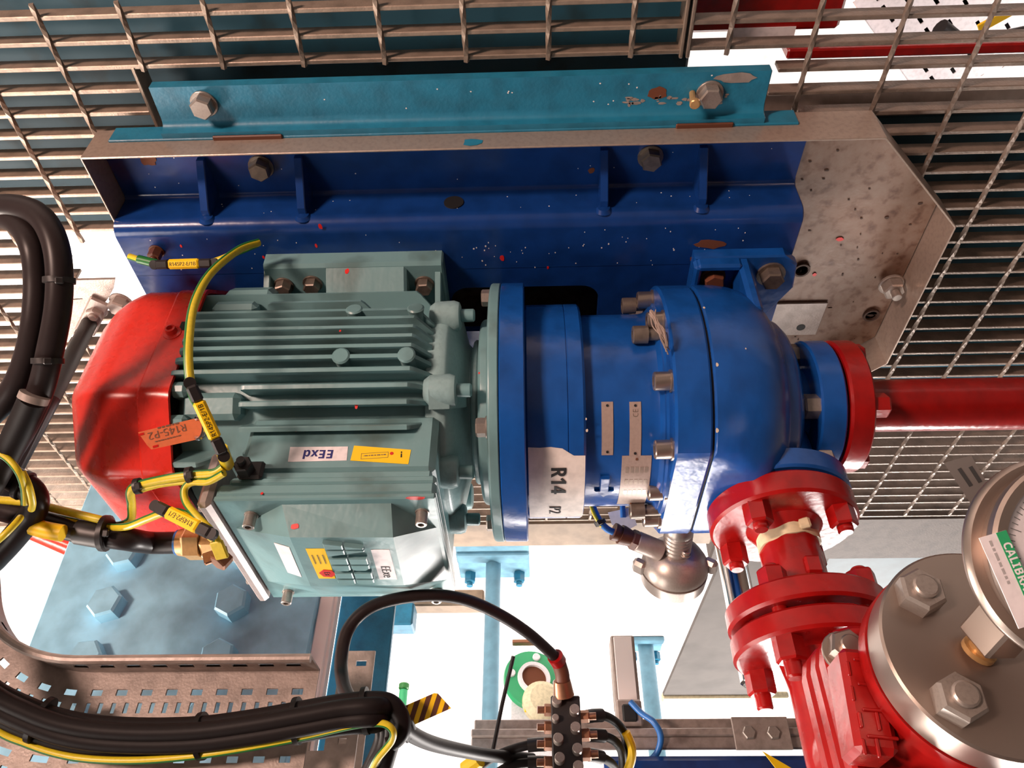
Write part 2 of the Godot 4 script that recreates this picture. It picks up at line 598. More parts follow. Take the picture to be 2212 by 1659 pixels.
func _ready() -> void:
	rng.seed = 7
	# ---- camera
	var r := RIGHT.normalized()
	var bk := (BACK - r * BACK.dot(r)).normalized()
	cam_basis = Basis(r, bk.cross(r), bk)
	var cam := Camera3D.new()
	cam.name = "camera"
	cam.fov = rad_to_deg(2.0 * atan(829.5 / FOCAL))
	cam.near = 0.02
	cam.transform = Transform3D(cam_basis, EYE)
	add_child(cam)
	cam.current = true
	# ---- environment and exposure
	var we := WorldEnvironment.new()
	we.name = "environment"
	var env := Environment.new()
	env.background_mode = Environment.BG_COLOR
	env.background_color = Color(0.02, 0.02, 0.02)
	env.tonemap_mode = Environment.TONE_MAPPER_LINEAR
	env.tonemap_exposure = 1.0
	env.sdfgi_enabled = true
	env.ssao_enabled = true
	env.ssil_enabled = true
	we.environment = env
	add_child(we)
	materials()
	# ---- lamps: the bright bay behind the pump, a warm lamp low on the near side, unseen ones added under the deck and at the left
	area_lamp("ceiling_lamp", "long ceiling lamp over the far end of the bay", Vector3(0.3, 3.1, -5.4), Vector3(0.3, 0, -5.2), Vector2(3.2, 1.4), 52.0, Color(1.0, 0.97, 0.95), "")
	area_lamp("ceiling_lamp", "ceiling lamp at the left, above the light-blue bolted plate", Vector3(2.5, 3.0, -1.3), Vector3(1.7, 0, -1.3), Vector2(3.0, 1.3), 7.0, Color(1.0, 0.96, 0.93), "")
	area_lamp("floodlight", "warm floodlight low on the near side of the deck", Vector3(1.65, 0.84, 1.45), Vector3(0.1, 0.1, -0.6), Vector2(0.5, 0.3), 7.6, Color(1.0, 0.85, 0.78), "")
	area_lamp("floodlight", "white floodlight standing far behind the pump at the right", Vector3(-2.3, 1.8, -5.4), Vector3(0.0, 0.4, -0.7), Vector2(1.3, 1.0), 30.0, Color(1.0, 0.97, 0.95), "")
	area_lamp("added_left_lamp", "unseen lamp added at the left, low over the grating, to brighten its bars", Vector3(1.45, 0.85, -1.15), Vector3(0.7, 0.0, -0.8), Vector2(0.5, 0.3), 3.8, Color(1.0, 0.93, 0.88), "")  # added source out of view, lifts the bar tops of the left grating
	area_lamp("added_underdeck_lamp", "unseen lamp added below the right side of the deck to brighten the lower floor", Vector3(-1.5, -0.25, -0.8), Vector3(-1.1, -1.0, -0.9), Vector2(0.6, 0.3), 1.6, Color(1.0, 0.97, 0.95), "")  # added source out of view, whitens the floor seen through the right grating
	area_lamp("added_underdeck_lamp", "unseen lamp added below the left side of the deck to brighten the lower floor", Vector3(1.5, -0.25, -1.0), Vector3(1.3, -1.0, -1.7), Vector2(0.8, 0.3), 2.4, Color(1.0, 0.97, 0.95), "")  # added source out of view, whitens the floor near the left deck edge
	room()
	deck()
	under_deck()
	support_beam()
	drip_tray()
	base_frame()
	motor()
	terminal_box()
	pump()
	suction_pipe()
	discharge()
	valve()
	gauge()
	sensor()
	earth_cables()
	power_cable()
	hoses()
	bolted_plate()
	cable_tray()
	far_things()
	valve_block()
	small_bits()

func room() -> void:
	var b := MB.new()
	b.box(tl(0, -1.05, -3.0), Vector3(9, 0.1, 12))
	structure("floor", b, M.floor_white)
	b = MB.new()
	b.box(tl(0, 3.35, -3.0), Vector3(9, 0.1, 12))
	structure("ceiling", b, M.ceiling)
	for w in [["wall_left", Vector3(4.45, 1.15, -3), Vector3(0.1, 4.5, 12)], ["wall_right", Vector3(-4.45, 1.15, -3), Vector3(0.1, 4.5, 12)], ["wall_back", Vector3(0, 1.15, -8.95), Vector3(9, 4.5, 0.1)], ["wall_front", Vector3(0, 1.15, 2.95), Vector3(9, 4.5, 0.1)]]:
		b = MB.new()
		b.box(Transform3D(Basis(), w[1]), w[2])
		structure(w[0], b, M.wall)

func deck() -> void:
	var z0 := -0.549
	# the left panel has a notch cut for the support beam and the tray
	var pan := [[-0.160, 1.35, 0.42, 0.0857, 0.0637, M.grating], [-1.45, -0.167, -0.262, 0.0857, -0.2927, M.grating_old]]
	for k in 2:
		var q: Array = pan[k]
		var o := structure("floor")
		var m: Material = q[5]
		for i in range(-10, 34):
			var z := z0 - 0.0265 * i + (0.0 if k == 0 else 0.003)
			if z > -0.32 or z < -1.335:
				continue
			var x0: float = q[0]
			var x1: float = q[1]
			if z < -0.397 and z > -0.93:
				if k == 0:
					x0 = 0.615 if z < -0.62 and z > -0.735 else q[2]
				else:
					x1 = q[2] + (rng.randf_range(-0.012, 0.008) if z > -0.46 else 0.0)
					if z < -0.46:
						x1 = -0.30
			var b := MB.new()
			b.box(tl((x0 + x1) / 2.0, -0.009, z), Vector3(x1 - x0, 0.018, 0.0048), 0.0008)
			obj("bearing_bar", b, m, o, 0.0)
		var n := -16
		while n < 17:
			var x: float = q[4] + q[3] * n
			n += 1
			if x < q[0] + 0.01 or x > q[1] - 0.01:
				continue
			var cut := x > -0.262 and x < 0.42
			var parts := [[-0.322, -0.394], [-0.93, -1.335]] if cut else [[-0.322, -0.62], [-0.735, -1.335]] if k == 0 and x < 0.615 and x > 0.4 else [[-0.322, -1.335]]
			for s in parts:
				var b := MB.new()
				# twisted square rod
				var loops := []
				var steps := int((s[0] - s[1]) / 0.007)
				for j in steps + 1:
					var z: float = lerpf(s[0], s[1], float(j) / steps)
					var l := PackedVector3Array()
					for c in 4:
						var a := TAU * c / 4 + z * 55.0
						l.append(Vector3(x + cos(a) * 0.0032, 0.0002 + sin(a) * 0.0032, z))
					loops.append(l)
				b.loft(loops)
				obj("cross_rod", b, m, o, 0.0)
		# banding bars at panel ends and round the notch
		var bands := [[Vector3(q[0] if k == 0 else q[1], -0.0125, -0.358), Vector3(0.004, 0.027, 0.078)]]
		if k == 0:
			bands.append([Vector3(0.418, -0.0125, -0.66), Vector3(0.0045, 0.027, 0.54)])
			bands.append([Vector3(0.595, -0.0125, -1.336), Vector3(1.51, 0.027, 0.005)])
		else:
			bands.append([Vector3(-0.81, -0.0125, -1.336), Vector3(1.28, 0.027, 0.005)])
		for w in bands:
			var b := MB.new()
			b.box(Transform3D(Basis(), w[0]), w[1], 0.001)
			obj("banding_bar", b, m, o, 0.0)
	# edge beams that carry the far side of the deck
	var e := MB.new()
	e.box(tl(-1.0, -0.045, -1.43), Vector3(1.26, 0.09, 0.17), 0.004)
	tag(obj("deck_edge_beam", e, M.concrete), "grey weathered flat beam along the grating edge beside the red discharge pipe", "beam")
	e = MB.new()
	e.box(tl(0.92, -0.04, -1.375), Vector3(1.1, 0.07, 0.05), 0.003)
	tag(obj("deck_edge_beam", e, M.galv), "narrow galvanised edge strip of the grating behind the red fan cowl", "beam")
	e = MB.new()
	e.box(tl(-0.08, -0.035, -1.395), Vector3(0.57, 0.07, 0.10), 0.006)
	tag(obj("kerb", e, M.tan), "tan weathered kerb strip under and behind the blue lantern housing", "beam")

func under_deck() -> void:
	# painted beams below the grating
	var list := [
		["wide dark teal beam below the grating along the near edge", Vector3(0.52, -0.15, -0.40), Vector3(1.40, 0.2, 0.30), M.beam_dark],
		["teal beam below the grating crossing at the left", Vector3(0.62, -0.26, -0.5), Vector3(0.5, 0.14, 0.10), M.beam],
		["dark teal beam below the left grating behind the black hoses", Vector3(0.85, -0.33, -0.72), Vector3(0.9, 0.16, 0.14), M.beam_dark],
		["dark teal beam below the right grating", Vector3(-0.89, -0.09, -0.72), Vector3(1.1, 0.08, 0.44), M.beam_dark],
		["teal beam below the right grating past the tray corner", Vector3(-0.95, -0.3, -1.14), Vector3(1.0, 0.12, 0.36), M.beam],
	]
	for q in list:
		var b := MB.new()
		var s: Vector3 = q[2]
		b.box(Transform3D(Basis(), q[1] + Vector3(0, s.y / 2.0 - 0.008, 0)), Vector3(s.x, 0.016, s.z), 0.003)
		b.box(Transform3D(Basis(), q[1]), Vector3(s.x, s.y - 0.03, 0.012), 0.002)
		b.box(Transform3D(Basis(), q[1] - Vector3(0, s.y / 2.0 - 0.008, 0)), Vector3(s.x, 0.016, s.z), 0.003)
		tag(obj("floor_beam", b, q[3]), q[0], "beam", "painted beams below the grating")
	var b := MB.new()
	b.tube(PackedVector3Array([Vector3(-0.2, -0.06, -0.485), Vector3(-1.4, -0.06, -0.485)]), 0.018, 16)
	tag(obj("pipe", b, M.galv), "grey round pipe just under the right grating beside the teal support beam", "pipe")
	# perforated tray on the lower floor, seen through the grating
	var o := thing("perforated_tray", "pale perforated cable tray seen through the right grating", "cable tray")
	var holes := []
	var p0 := aty(1842, 5, -0.6)
	var px := aty(1990, 215, -0.6) - p0
	var py := aty(2010, 5, -0.6) - p0
	for i in 12:
		for j in 5:
			holes.append(Rect2(0.015 + i * 0.027 + (0.012 if j % 2 else 0.0), 0.030 + j * 0.034, 0.014, 0.006))
	b = MB.new()
	var pf := fxy(p0, px, py)
	b.plate(pf, px.length(), 0.21, 0.002, holes)
	obj("bottom", b, M.white, o, 0.0)
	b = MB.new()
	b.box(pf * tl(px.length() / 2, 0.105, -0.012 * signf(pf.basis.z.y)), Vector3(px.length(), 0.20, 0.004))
	obj("shade_sheet", b, M.dark, o, 0.0)  # dark sheet added as painted shade behind the tray holes
	b = MB.new()
	b.box(pf * tl(px.length() / 2, 0.001, 0.02 * signf(pf.basis.z.y)), Vector3(px.length(), 0.002, 0.04))
	obj("side", b, M.white, o, 0.0)
	# red channel with a label
	o = thing("red_channel", "dark red painted channel with a white label below the grating joint", "channel")
	b = MB.new()
	b.box(tl(-0.27, -0.12, -0.372), Vector3(0.17, 0.05, 0.09), 0.004)
	obj("web", b, M.red_pipe, o)
	b = MB.new()
	b.box(tl(-0.27, -0.0935, -0.418), Vector3(0.07, 0.001, 0.014))
	obj("label_strip", b, M.white, o)
	b = MB.new()
	b.box(tl(-0.75, -0.1, -0.44), Vector3(0.9, 0.03, 0.012), 0.002)
	tag(obj("flat_bar", b, M.red_pipe), "thin dark red bar running under the right grating", "bar")

func support_beam() -> void:
	var o := thing("support_beam", "teal painted angle beam with two hex bolts along the near side of the tray", "beam")
	var b := MB.new()
	# L section: flat leg, round fillet, upright leg
	var poly := PackedVector2Array([Vector2(-0.395, 0.022), Vector2(-0.395, 0.034), Vector2(-0.430, 0.0345)])
	for k in 5:
		var a := deg_to_rad(90.0 * k / 4)
		poly.append(Vector2(-0.430 - sin(a) * 0.009, 0.0345 + (1 - cos(a)) * 0.007))
	poly.append(Vector2(-0.4395, 0.048))
	poly.append(Vector2(-0.4455, 0.048))
	poly.append(Vector2(-0.4455, 0.022))
	# local x -> world z, local y -> world y, local z -> world x
	var x := Transform3D(Basis(Vector3(0, 0, 1), Vector3(0, 1, 0), Vector3(-1, 0, 0)), Vector3(0.392, 0, 0))
	b.prism(x, poly, 0.640, 0.001)
	obj("angle", b, M.beam, o)
	b = MB.new()
	b.box(tl(0.084, 0.036, -0.4475), Vector3(0.736, 0.026, 0.004), 0.001)
	obj("back_strip", b, M.beam, o)
	for w in [[0.30, 0.075], [-0.185, 0.06]]:
		b = MB.new()
		b.box(tl(w[0], 0.0492, -0.4465), Vector3(w[1], 0.003, 0.007), 0.001)
		obj("rubber_pad", b, M.brownplastic, o)
	hexbolt(o, Vector3(0.340, 0.0342, -0.414), Vector3.UP, 0.021, M.zinc, 0.012, 0, true, "bolt", 0.3)
	hexbolt(o, Vector3(-0.188, 0.0342, -0.418), Vector3.UP, 0.021, M.zinc, 0.012, 0, true, "bolt", 0.7)
	b = MB.new()
	b.cyl(fr(Vector3(-0.170, 0.0342, -0.417), Vector3(0.1, 1, 0)), 0.0032, 0, 0.022, 10)
	b.cyl(fr(Vector3(-0.170, 0.052, -0.417), Vector3(0.1, 1, 0)), 0.0055, 0, 0.006, 12, 0.001)
	obj("pin", b, M.brass, o)
	# rust, scraped paint and drips lying on the flat leg
	b = MB.new()
	patch(b, Vector3(-0.133, 0.0344, -0.416), 0.011, 0.008, 11)
	obj("rust_patch", b, M.rust, o)
	b = MB.new()
	patch(b, Vector3(-0.212, 0.0344, -0.402), 0.022, 0.006, 12)
	for k in 26:
		patch(b, Vector3(-0.10 - rng.randf() * 0.11, 0.0344, -0.418 - rng.randf() * 0.012), 0.0012 + rng.randf() * 0.004, 0.001 + rng.randf() * 0.0015, k)
	var c := obj("chipped_paint", b, M.galv, o)
	c.set_meta("kind", "stuff")
	b = MB.new()
	for k in 16:
		patch(b, Vector3(rng.randf_range(-0.2, 0.36), 0.0344, rng.randf_range(-0.428, -0.398)), 0.0009, 0.0008, k)
	c = obj("paint_flecks", b, M.fleck, o)
	c.set_meta("kind", "stuff")

# an irregular thin blob lying flat (normal up)
func patch(b: MB, p: Vector3, rx: float, rz: float, s: int, n := 14, up := Vector3.UP, h := 0.0003, xdir := Vector3.RIGHT) -> void:
	var g := RandomNumberGenerator.new()
	g.seed = s * 77 + 5
	var poly := PackedVector2Array()
	for k in n:
		var a := TAU * k / n
		var q := g.randf_range(0.72, 1.1)
		poly.append(Vector2(cos(a) * rx * q, sin(a) * rz * q))
	b.prism(fxy(p, xdir, up.cross(xdir)), poly, h)

func drip_tray() -> void:
	var o := thing("drip_tray", "stainless drip tray with cut corners under the blue pump base, speckled with rust", "drip tray")
	var Y0 := 0.024
	var Y1 := 0.077
	var out := PackedVector2Array([Vector2(0.472, -0.449), Vector2(-0.366, -0.449), Vector2(-0.483, -0.566), Vector2(-0.484, -0.798), Vector2(-0.366, -0.915), Vector2(0.472, -0.915)])
	# dished floor: two sheets that meet in a bend, shaped like the rim
	var b := MB.new()
	var inner := Geometry2D.offset_polygon(out, -0.002)[0]
	for part in [[-0.40, -0.570], [-0.570, -0.95]]:
		var clip := PackedVector2Array([Vector2(-1, part[0]), Vector2(1, part[0]), Vector2(1, part[1]), Vector2(-1, part[1])])
		for pg in Geometry2D.intersect_polygons(inner, clip):
			var ix := Geometry2D.triangulate_polygon(pg)
			for k in range(0, ix.size(), 3):
				var v := []
				for j in 3:
					var p: Vector2 = pg[ix[k + j]]
					var yy := Y0 + 0.003 + (0.002 * clampf((p.y + 0.570) / 0.12, 0, 1))
					v.append(Vector3(p.x, yy, p.y))
				if (v[1] - v[0]).cross(v[2] - v[0]).y < 0:
					v = [v[0], v[2], v[1]]
				b.tri(v[0], v[1], v[2])
				var dn := Vector3(0, -0.003, 0)
				b.tri(v[0] + dn, v[2] + dn, v[1] + dn)
	obj("pan", b, M.tray_floor, o, 0.0)
	for i in out.size():
		var p := out[i]
		var q := out[(i + 1) % out.size()]
		b = MB.new()
		var d := Vector3(q.x - p.x, 0, q.y - p.y)
		b.box(fxy(Vector3((p.x + q.x) / 2, (Y0 + Y1) / 2, (p.y + q.y) / 2), d, Vector3.UP), Vector3(d.length() + 0.002, Y1 - Y0, 0.0022), 0.0006)
		obj("rim", b, M.stainless, o, 0.0)
	# patch plate welded on the floor
	b = MB.new()
	b.box(tl(-0.348, 0.0285, -0.757), Vector3(0.098, 0.003, 0.062), 0.001)
	obj("patch_plate", b, M.galv, o)
	b = MB.new()
	b.cyl(tl(-0.372, 0.0295, -0.772), 0.006, 0, 0.0008, 16)
	obj("drain_hole", b, M.dark, o)
	# upstanding bolt with nut at the right wall, weld rings, loose flakes
	b = MB.new()
	var x := tl(-0.466, 0.027, -0.690)
	b.cyl(x, 0.0062, 0, 0.034, 14, 0.001)
	b.hex(x * tl(0, 0.010, 0), 0.024, 0.0, 0.014)
	b.cyl(x, 0.016, 0.006, 0.0105, 20, 0.001)
	obj("stud_and_nut", b, M.zinc, o)
	for p in [Vector3(-0.347, 0.0275, -0.668), Vector3(-0.462, 0.0275, -0.752)]:
		b = MB.new()
		b.lathe(Transform3D(Basis(), p), [Vector2(0, 0.0075), Vector2(0.003, 0.008), Vector2(0.003, 0.0105), Vector2(0, 0.011)], 20)
		obj("weld_ring", b, M.rust_ring, o)
	b = MB.new()
	for k in 36:
		var xx := rng.randf_range(-0.465, -0.305)
		var zz := rng.randf_range(-0.80, -0.475)
		if xx < -0.366 - (-0.449 - zz) - 0.01 + 0.02 or absf(zz + 0.757) < 0.035 and xx > -0.4:
			continue
		patch(b, Vector3(xx, 0.0274 + 0.002 * clampf((zz + 0.57) / 0.12, 0, 1), zz), 0.0008 + rng.randf() * rng.randf() * 0.0032, 0.0007 + rng.randf() * rng.randf() * 0.002, k, 8)
	var c := obj("rust_flakes", b, M.rust_ring, o)
	c.set_meta("kind", "stuff")
	b = MB.new()
	patch(b, Vector3(-0.382, 0.0276, -0.62), 0.005, 0.003, 3, 10)
	patch(b, Vector3(-0.366, 0.0276, -0.677), 0.003, 0.003, 5, 10)
	c = obj("red_drips", b, M.redink, o)
	c.set_meta("kind", "stuff")
	b = MB.new()
	patch(b, Vector3(0.059, 0.066, -0.4477), 0.011, 0.007, 8, 9, Vector3(0, 0, 1))
	c = obj("teal_smear", b, M.beam, o)
	c.set_meta("kind", "stuff")

func base_frame() -> void:
	var o := thing("base_frame", "glossy blue bent-plate base frame with welded gussets carrying motor and pump", "base frame")
	var x0 := 0.470
	var x1 := -0.302
	var Y := 0.0914
	# bent plate: flange, upright web, rounded nose, top plate (front strip)
	var prof := [Vector2(-0.462, 0.029), Vector2(-0.462, 0.038), Vector2(-0.522, 0.038)]
	for k in 5:
		var a := deg_to_rad(22.5 * k)
		prof.append(Vector2(-0.522 - sin(a) * 0.006, 0.038 + (1 - cos(a)) * 0.006))
	for k in 9:
		var a := deg_to_rad(90.0 * k / 8)
		prof.append(Vector2(-0.528 - (1 - cos(a)) * 0.016, Y - 0.016 + sin(a) * 0.016))
	var tail := [Vector2(-0.60, Y), Vector2(-0.60, Y - 0.009), Vector2(-0.545, Y - 0.009), Vector2(-0.537, Y - 0.02), Vector2(-0.537, 0.029)]
	prof.append_array(tail)
	var poly := PackedVector2Array(prof)
	var b := MB.new()
	b.prism(Transform3D(Basis(Vector3(0, 0, 1), Vector3(0, 1, 0), Vector3(-1, 0, 0)), Vector3(x0, 0, 0)), poly, x0 - x1, 0.0015)
	obj("bent_plate", b, M.base, o, 25.0)
	# top plate behind with the slot under the flange
	b = MB.new()
	b.plate(fxy(Vector3(x0, Y, -0.5995), Vector3(-1, 0, 0), Vector3(0, 0, -1)), x0 - x1, 0.235, 0.009, [Rect2(x0 - 0.098, 0.030, 0.180, 0.075)])
	obj("top_plate", b, M.base, o, 0.0)
	# rounded slot corners
	b = MB.new()
	for s in [1.0, -1.0]:
		var cx: float = 0.008 + s * 0.090
		var pl := PackedVector2Array([Vector2(0, 0)])
		for k in 7:
			var a := deg_to_rad(90.0 * k / 6)
			pl.append(Vector2(0.022 - sin(a) * 0.022, 0.022 - cos(a) * 0.022))
		b.prism(fxy(Vector3(cx, Y + 0.0001 if s > 0.0 else Y - 0.0091, -0.6294), Vector3(-s, 0, 0), Vector3(0, 0, -1)), pl, 0.0092)
	obj("slot_corners", b, M.base, o, 0.0)
	# unseen rear and inner webs, added to keep light out of the slot
	b = MB.new()
	b.box(tl(0.084, 0.056, -0.83), Vector3(0.77, 0.055, 0.009), 0.002)
	for e in [0.40, 0.12, -0.10, -0.26]:
		b.box(tl(e, 0.056, -0.69), Vector3(0.008, 0.056, 0.30), 0.001)
	obj("light_block_webs", b, M.base, o)
	for gx in [0.364, 0.255, -0.082, -0.190]:
		b = MB.new()
		b.prism(Transform3D(Basis(Vector3(0, 0, 1), Vector3(0, 1, 0), Vector3(-1, 0, 0)), Vector3(gx + 0.004, 0, 0)), PackedVector2Array([Vector2(-0.529, 0.036), Vector2(-0.476, 0.036), Vector2(-0.476, 0.044), Vector2(-0.518, 0.078), Vector2(-0.529, 0.078)]), 0.009, 0.001)
		obj("gusset", b, M.base, o)
		b = MB.new()
		b.lathe(fr(Vector3(gx, 0.078, -0.528), Vector3(0, 0, 1)), [Vector2(-0.002, 0.010), Vector2(0.002, 0.007), Vector2(0.003, 0.002)], 14)
		obj("weld", b, M.base, o)
	for bx in [[0.300, 0.2], [-0.134, 0.5]]:
		hexbolt(o, Vector3(bx[0], 0.038, -0.489), Vector3.UP, 0.021, M.steel_old, 0.012, 0, true, "bolt", bx[1])
	b = MB.new()
	b.lathe(fr(Vector3(0.086, 0.0605, -0.528), Vector3(0, 0, 1)), [Vector2(-0.004, 0.0112), Vector2(0.0012, 0.0112)], 24)
	obj("hole", b, M.dark, o)
	# earth stud on the web corner
	hexbolt(o, Vector3(0.431, Y, -0.563), Vector3.UP, 0.013, M.brownplastic, 0.012, 0.003, true, "earth_stud")
	b = MB.new()
	for p in [[0.424, 0.0384, -0.478, 0.010, 0.007], [-0.07, 0.0384, -0.505, 0.004, 0.004]]:
		patch(b, Vector3(p[0], p[1], p[2]), p[3], p[4], int(p[3] * 1000))
	patch(b, Vector3(-0.205, Y + 0.0002, -0.570), 0.018, 0.007, 91)
	patch(b, Vector3(-0.192, Y + 0.0002, -0.590), 0.007, 0.008, 92)
	var c := obj("rust_patch", b, M.rust, o)
	c.set_meta("kind", "stuff")
	b = MB.new()
	for p in [[0.234, -0.533, 0.0025], [0.245, -0.560, 0.0018], [0.31, -0.575, 0.0015], [0.033, -0.584, 0.003], [-0.02, -0.6, 0.0015], [0.40, -0.556, 0.0014]]:
		patch(b, Vector3(p[0], Y + 0.0001, p[1]), p[2], p[2] * 1.6, int(p[0] * 100) + 80, 9)
	c = obj("red_drips", b, M.redink, o)
	c.set_meta("kind", "stuff")
	b = MB.new()
	for k in 110:
		var q := 0.0005 + 0.0006 * rng.randf() * rng.randf()
		if k < 75:
			patch(b, Vector3(rng.randf_range(-0.28, 0.44), Y + 0.00005, rng.randf_range(-0.60, -0.546)), q, q * 1.3, k, 6)
		elif k < 95:
			patch(b, Vector3(rng.randf_range(-0.28, 0.44), rng.randf_range(0.05, 0.072), -0.5281), q, q, k, 6, Vector3(0, 0, 1))
		else:
			patch(b, Vector3(rng.randf_range(-0.28, 0.44), 0.03805, rng.randf_range(-0.515, -0.47)), q, q, k, 6)
	c = obj("paint_flecks", b, M.fleck, o)
	c.set_meta("kind", "stuff")

const AY := 0.223
const AZ := -0.705

func axis(x := 0.0) -> Transform3D:
	return Transform3D(Basis(Vector3(0, 0, 1), Vector3(1, 0, 0), Vector3(0, 1, 0)), Vector3(x, AY, AZ))

# radial direction at an angle from straight up towards the near side
func rad(deg: float) -> Vector3:
	var a := deg_to_rad(deg)
	return Vector3(0, cos(a), sin(a))

func on_axis(x: float, r: float, deg: float) -> Vector3:
	return Vector3(x, AY, AZ) + rad(deg) * r

func on_plane(u: float, v: float, p: Vector3, n: Vector3) -> Vector3:
	var q := ray(u, v)
	return EYE + q * ((p - EYE).dot(n) / q.dot(n))

# a thin printed sheet whose corners are given as points lying in a plane
func sheet_on(b: MB, pts: Array, n: Vector3, lift := 0.0004) -> Transform3D:
	var o: Vector3 = pts[0]
	var x := (pts[1] - pts[0] as Vector3).normalized()
	var f := fxy(o, x, n.cross(x))
	var poly := PackedVector2Array()
	for p in pts:
		var l: Vector3 = f.affine_inverse() * p
		poly.append(Vector2(l.x, l.y))
	b.prism(f, poly, lift)
	return f

func square_loop(x: float, a: float, c: float, rr := 0.012) -> PackedVector3Array:
	# chamfered square across the motor axis with eased corners
	var k := [Vector2(a - c, a), Vector2(a, a - c), Vector2(a, -a + c), Vector2(a - c, -a), Vector2(-a + c, -a), Vector2(-a, -a + c), Vector2(-a, a - c), Vector2(-a + c, a)]
	var o := PackedVector3Array()
	for i in 8:
		var p: Vector2 = k[i]
		var q: Vector2 = k[(i + 7) % 8]
		var s: Vector2 = k[(i + 1) % 8]
		var u := p + (q - p).normalized() * rr * 0.5
		var w := p + (s - p).normalized() * rr * 0.5
		for m in 3:
			var t := m / 2.0
			var pt := u.lerp(p, t).lerp(p.lerp(w, t), t)
			o.append(Vector3(x, AY + pt.y, AZ + pt.x))
	return o

func motor() -> void:
	var o := thing("electric_motor", "grey-green finned electric motor with a red fan cowl, bolted to the blue base", "motor", "", Vector3(0.2, 0.0914, -0.705))
	var b := MB.new()
	b.lathe(axis(), [Vector2(0.098, 0.06), Vector2(0.098, 0.112), Vector2(0.12, 0.118), Vector2(0.366, 0.118), Vector2(0.366, 0.06)], 64, 0.003)
	obj("frame", b, M.motor, o)
	var fins := [[118.0, 0.372, 0.108], [108.0, 0.285, 0.165], [100.5, 0.362, 0.104], [95.0, 0.362, 0.104], [89.7, 0.360, 0.104], [84.8, 0.360, 0.104], [80.0, 0.360, 0.104], [75.2, 0.362, 0.104], [69.6, 0.364, 0.104], [63.0, 0.292, 0.106], [56.2, 0.292, 0.106], [46.5, 0.292, 0.106], [36.5, 0.290, 0.110], [33.0, 0.362, 0.318]]
	for a in [-30.0, -36.0, -42.0, -48.0, -54.0, -60.0, -66.0, -72.0, -78.0, -84.0, -90.0, -96.0, -102.0, -110.0]:
		fins.append([a, 0.362, 0.104])
	for f in fins:
		var x := fxy(on_axis(0, 0, 0), Vector3(1, 0, 0), rad(f[0]))
		x.origin -= x.basis.z * 0.0026
		b = MB.new()
		var xl: float = f[1]
		var xr: float = f[2]
		var top := 0.1465 if f[0] > 60.0 or f[0] < 0.0 else 0.150
		b.prism(x, PackedVector2Array([Vector2(xr, 0.105), Vector2(xr, 0.126), Vector2(xr + 0.014, top - 0.003), Vector2(xr + 0.018, top), Vector2(xl - 0.006, top), Vector2(xl - 0.0015, top - 0.0015), Vector2(xl, top - 0.006), Vector2(xl, 0.105)]), 0.0052, 0.0012)
		obj("fin", b, M.motor, o, 20.0)
	for q in [[0.187, 100.5], [0.122, 100.5], [0.192, 75.2], [0.126, 75.2]]:
		b = MB.new()
		var x := fr(on_axis(q[0], 0.11, q[1]), rad(q[1]))
		b.lathe(x, [Vector2(0, 0.008), Vector2(0.031, 0.0080), Vector2(0.0365, 0.0092), Vector2(0.038, 0.0075)], 18)
		obj("boss", b, M.motor, o)
	# cast blocks under the fins at the near lower side
	b = MB.new()
	b.box(fxy(on_axis(0.325, 0.124, 113), Vector3(1, 0, 0), rad(113)), Vector3(0.05, 0.035, 0.018), 0.005)
	obj("cast_block", b, M.motor, o)
	b = MB.new()
	b.box(fxy(on_axis(0.315, 0.130, 124), Vector3(1, 0, 0), rad(124)), Vector3(0.055, 0.04, 0.03), 0.006)
	obj("cast_block", b, M.motor, o)
	b = MB.new()
	b.box(fxy(on_axis(0.325, 0.122, 56), Vector3(1, 0, 0), rad(56)), Vector3(0.060, 0.03, 0.028), 0.006)
	obj("cast_block", b, M.motor, o)
	b = MB.new()
	b.box(fxy(on_axis(0.355, 0.122, 63), Vector3(1, 0, 0), rad(63)), Vector3(0.02, 0.045, 0.016), 0.005)
	obj("cast_block", b, M.motor, o)
	b = MB.new()
	b.box(fxy(on_axis(0.355, 0.122, 50), Vector3(1, 0, 0), rad(50)), Vector3(0.02, 0.045, 0.012), 0.004)
	obj("cast_block", b, M.motor, o)
	# near foot: rail, sloping web and bolts; far foot likewise
	for s in [1.0, -1.0]:
		b = MB.new()
		var q := func(z: float) -> float: return AZ + s * z
		var zx := Transform3D(Basis(Vector3(0, 0, s), Vector3(0, 1, 0), Vector3(-s, 0, 0)), Vector3(0.306 if s > 0 else 0.100, 0, AZ))
		b.prism(zx, PackedVector2Array([Vector2(0.05, 0.0914), Vector2(0.134, 0.0914), Vector2(0.133, 0.108), Vector2(0.129, 0.1115), Vector2(0.09, 0.114), Vector2(0.05, 0.114)]), 0.206, 0.002)
		var mid := Transform3D(zx.basis, Vector3(0.234 if s > 0 else 0.142, 0, AZ))
		b.prism(mid, PackedVector2Array([Vector2(0.05, 0.10), Vector2(0.131, 0.105), Vector2(0.127, 0.115), Vector2(0.111, 0.134), Vector2(0.100, 0.165), Vector2(0.05, 0.17)]), 0.092, 0.003)
		for e in [0.308, 0.110]:
			var xx: float = e if s > 0 else e - 0.008
			b.prism(Transform3D(zx.basis, Vector3(xx, 0, AZ)), PackedVector2Array([Vector2(0.05, 0.10), Vector2(0.128, 0.10), Vector2(0.095, 0.15), Vector2(0.05, 0.16)]), 0.007, 0.001)
		obj("foot", b, M.motor, o)
	for p in [[0.288, -0.600], [0.254, -0.598], [0.124, -0.602]]:
		hexbolt(o, Vector3(p[0], 0.1125, p[1]), Vector3.UP, 0.017, M.steel_old, 0.011, 0, true, "foot_bolt", p[0] * 40.0)
	# drive-end shield with its bolt lugs, neck and flange
	b = MB.new()
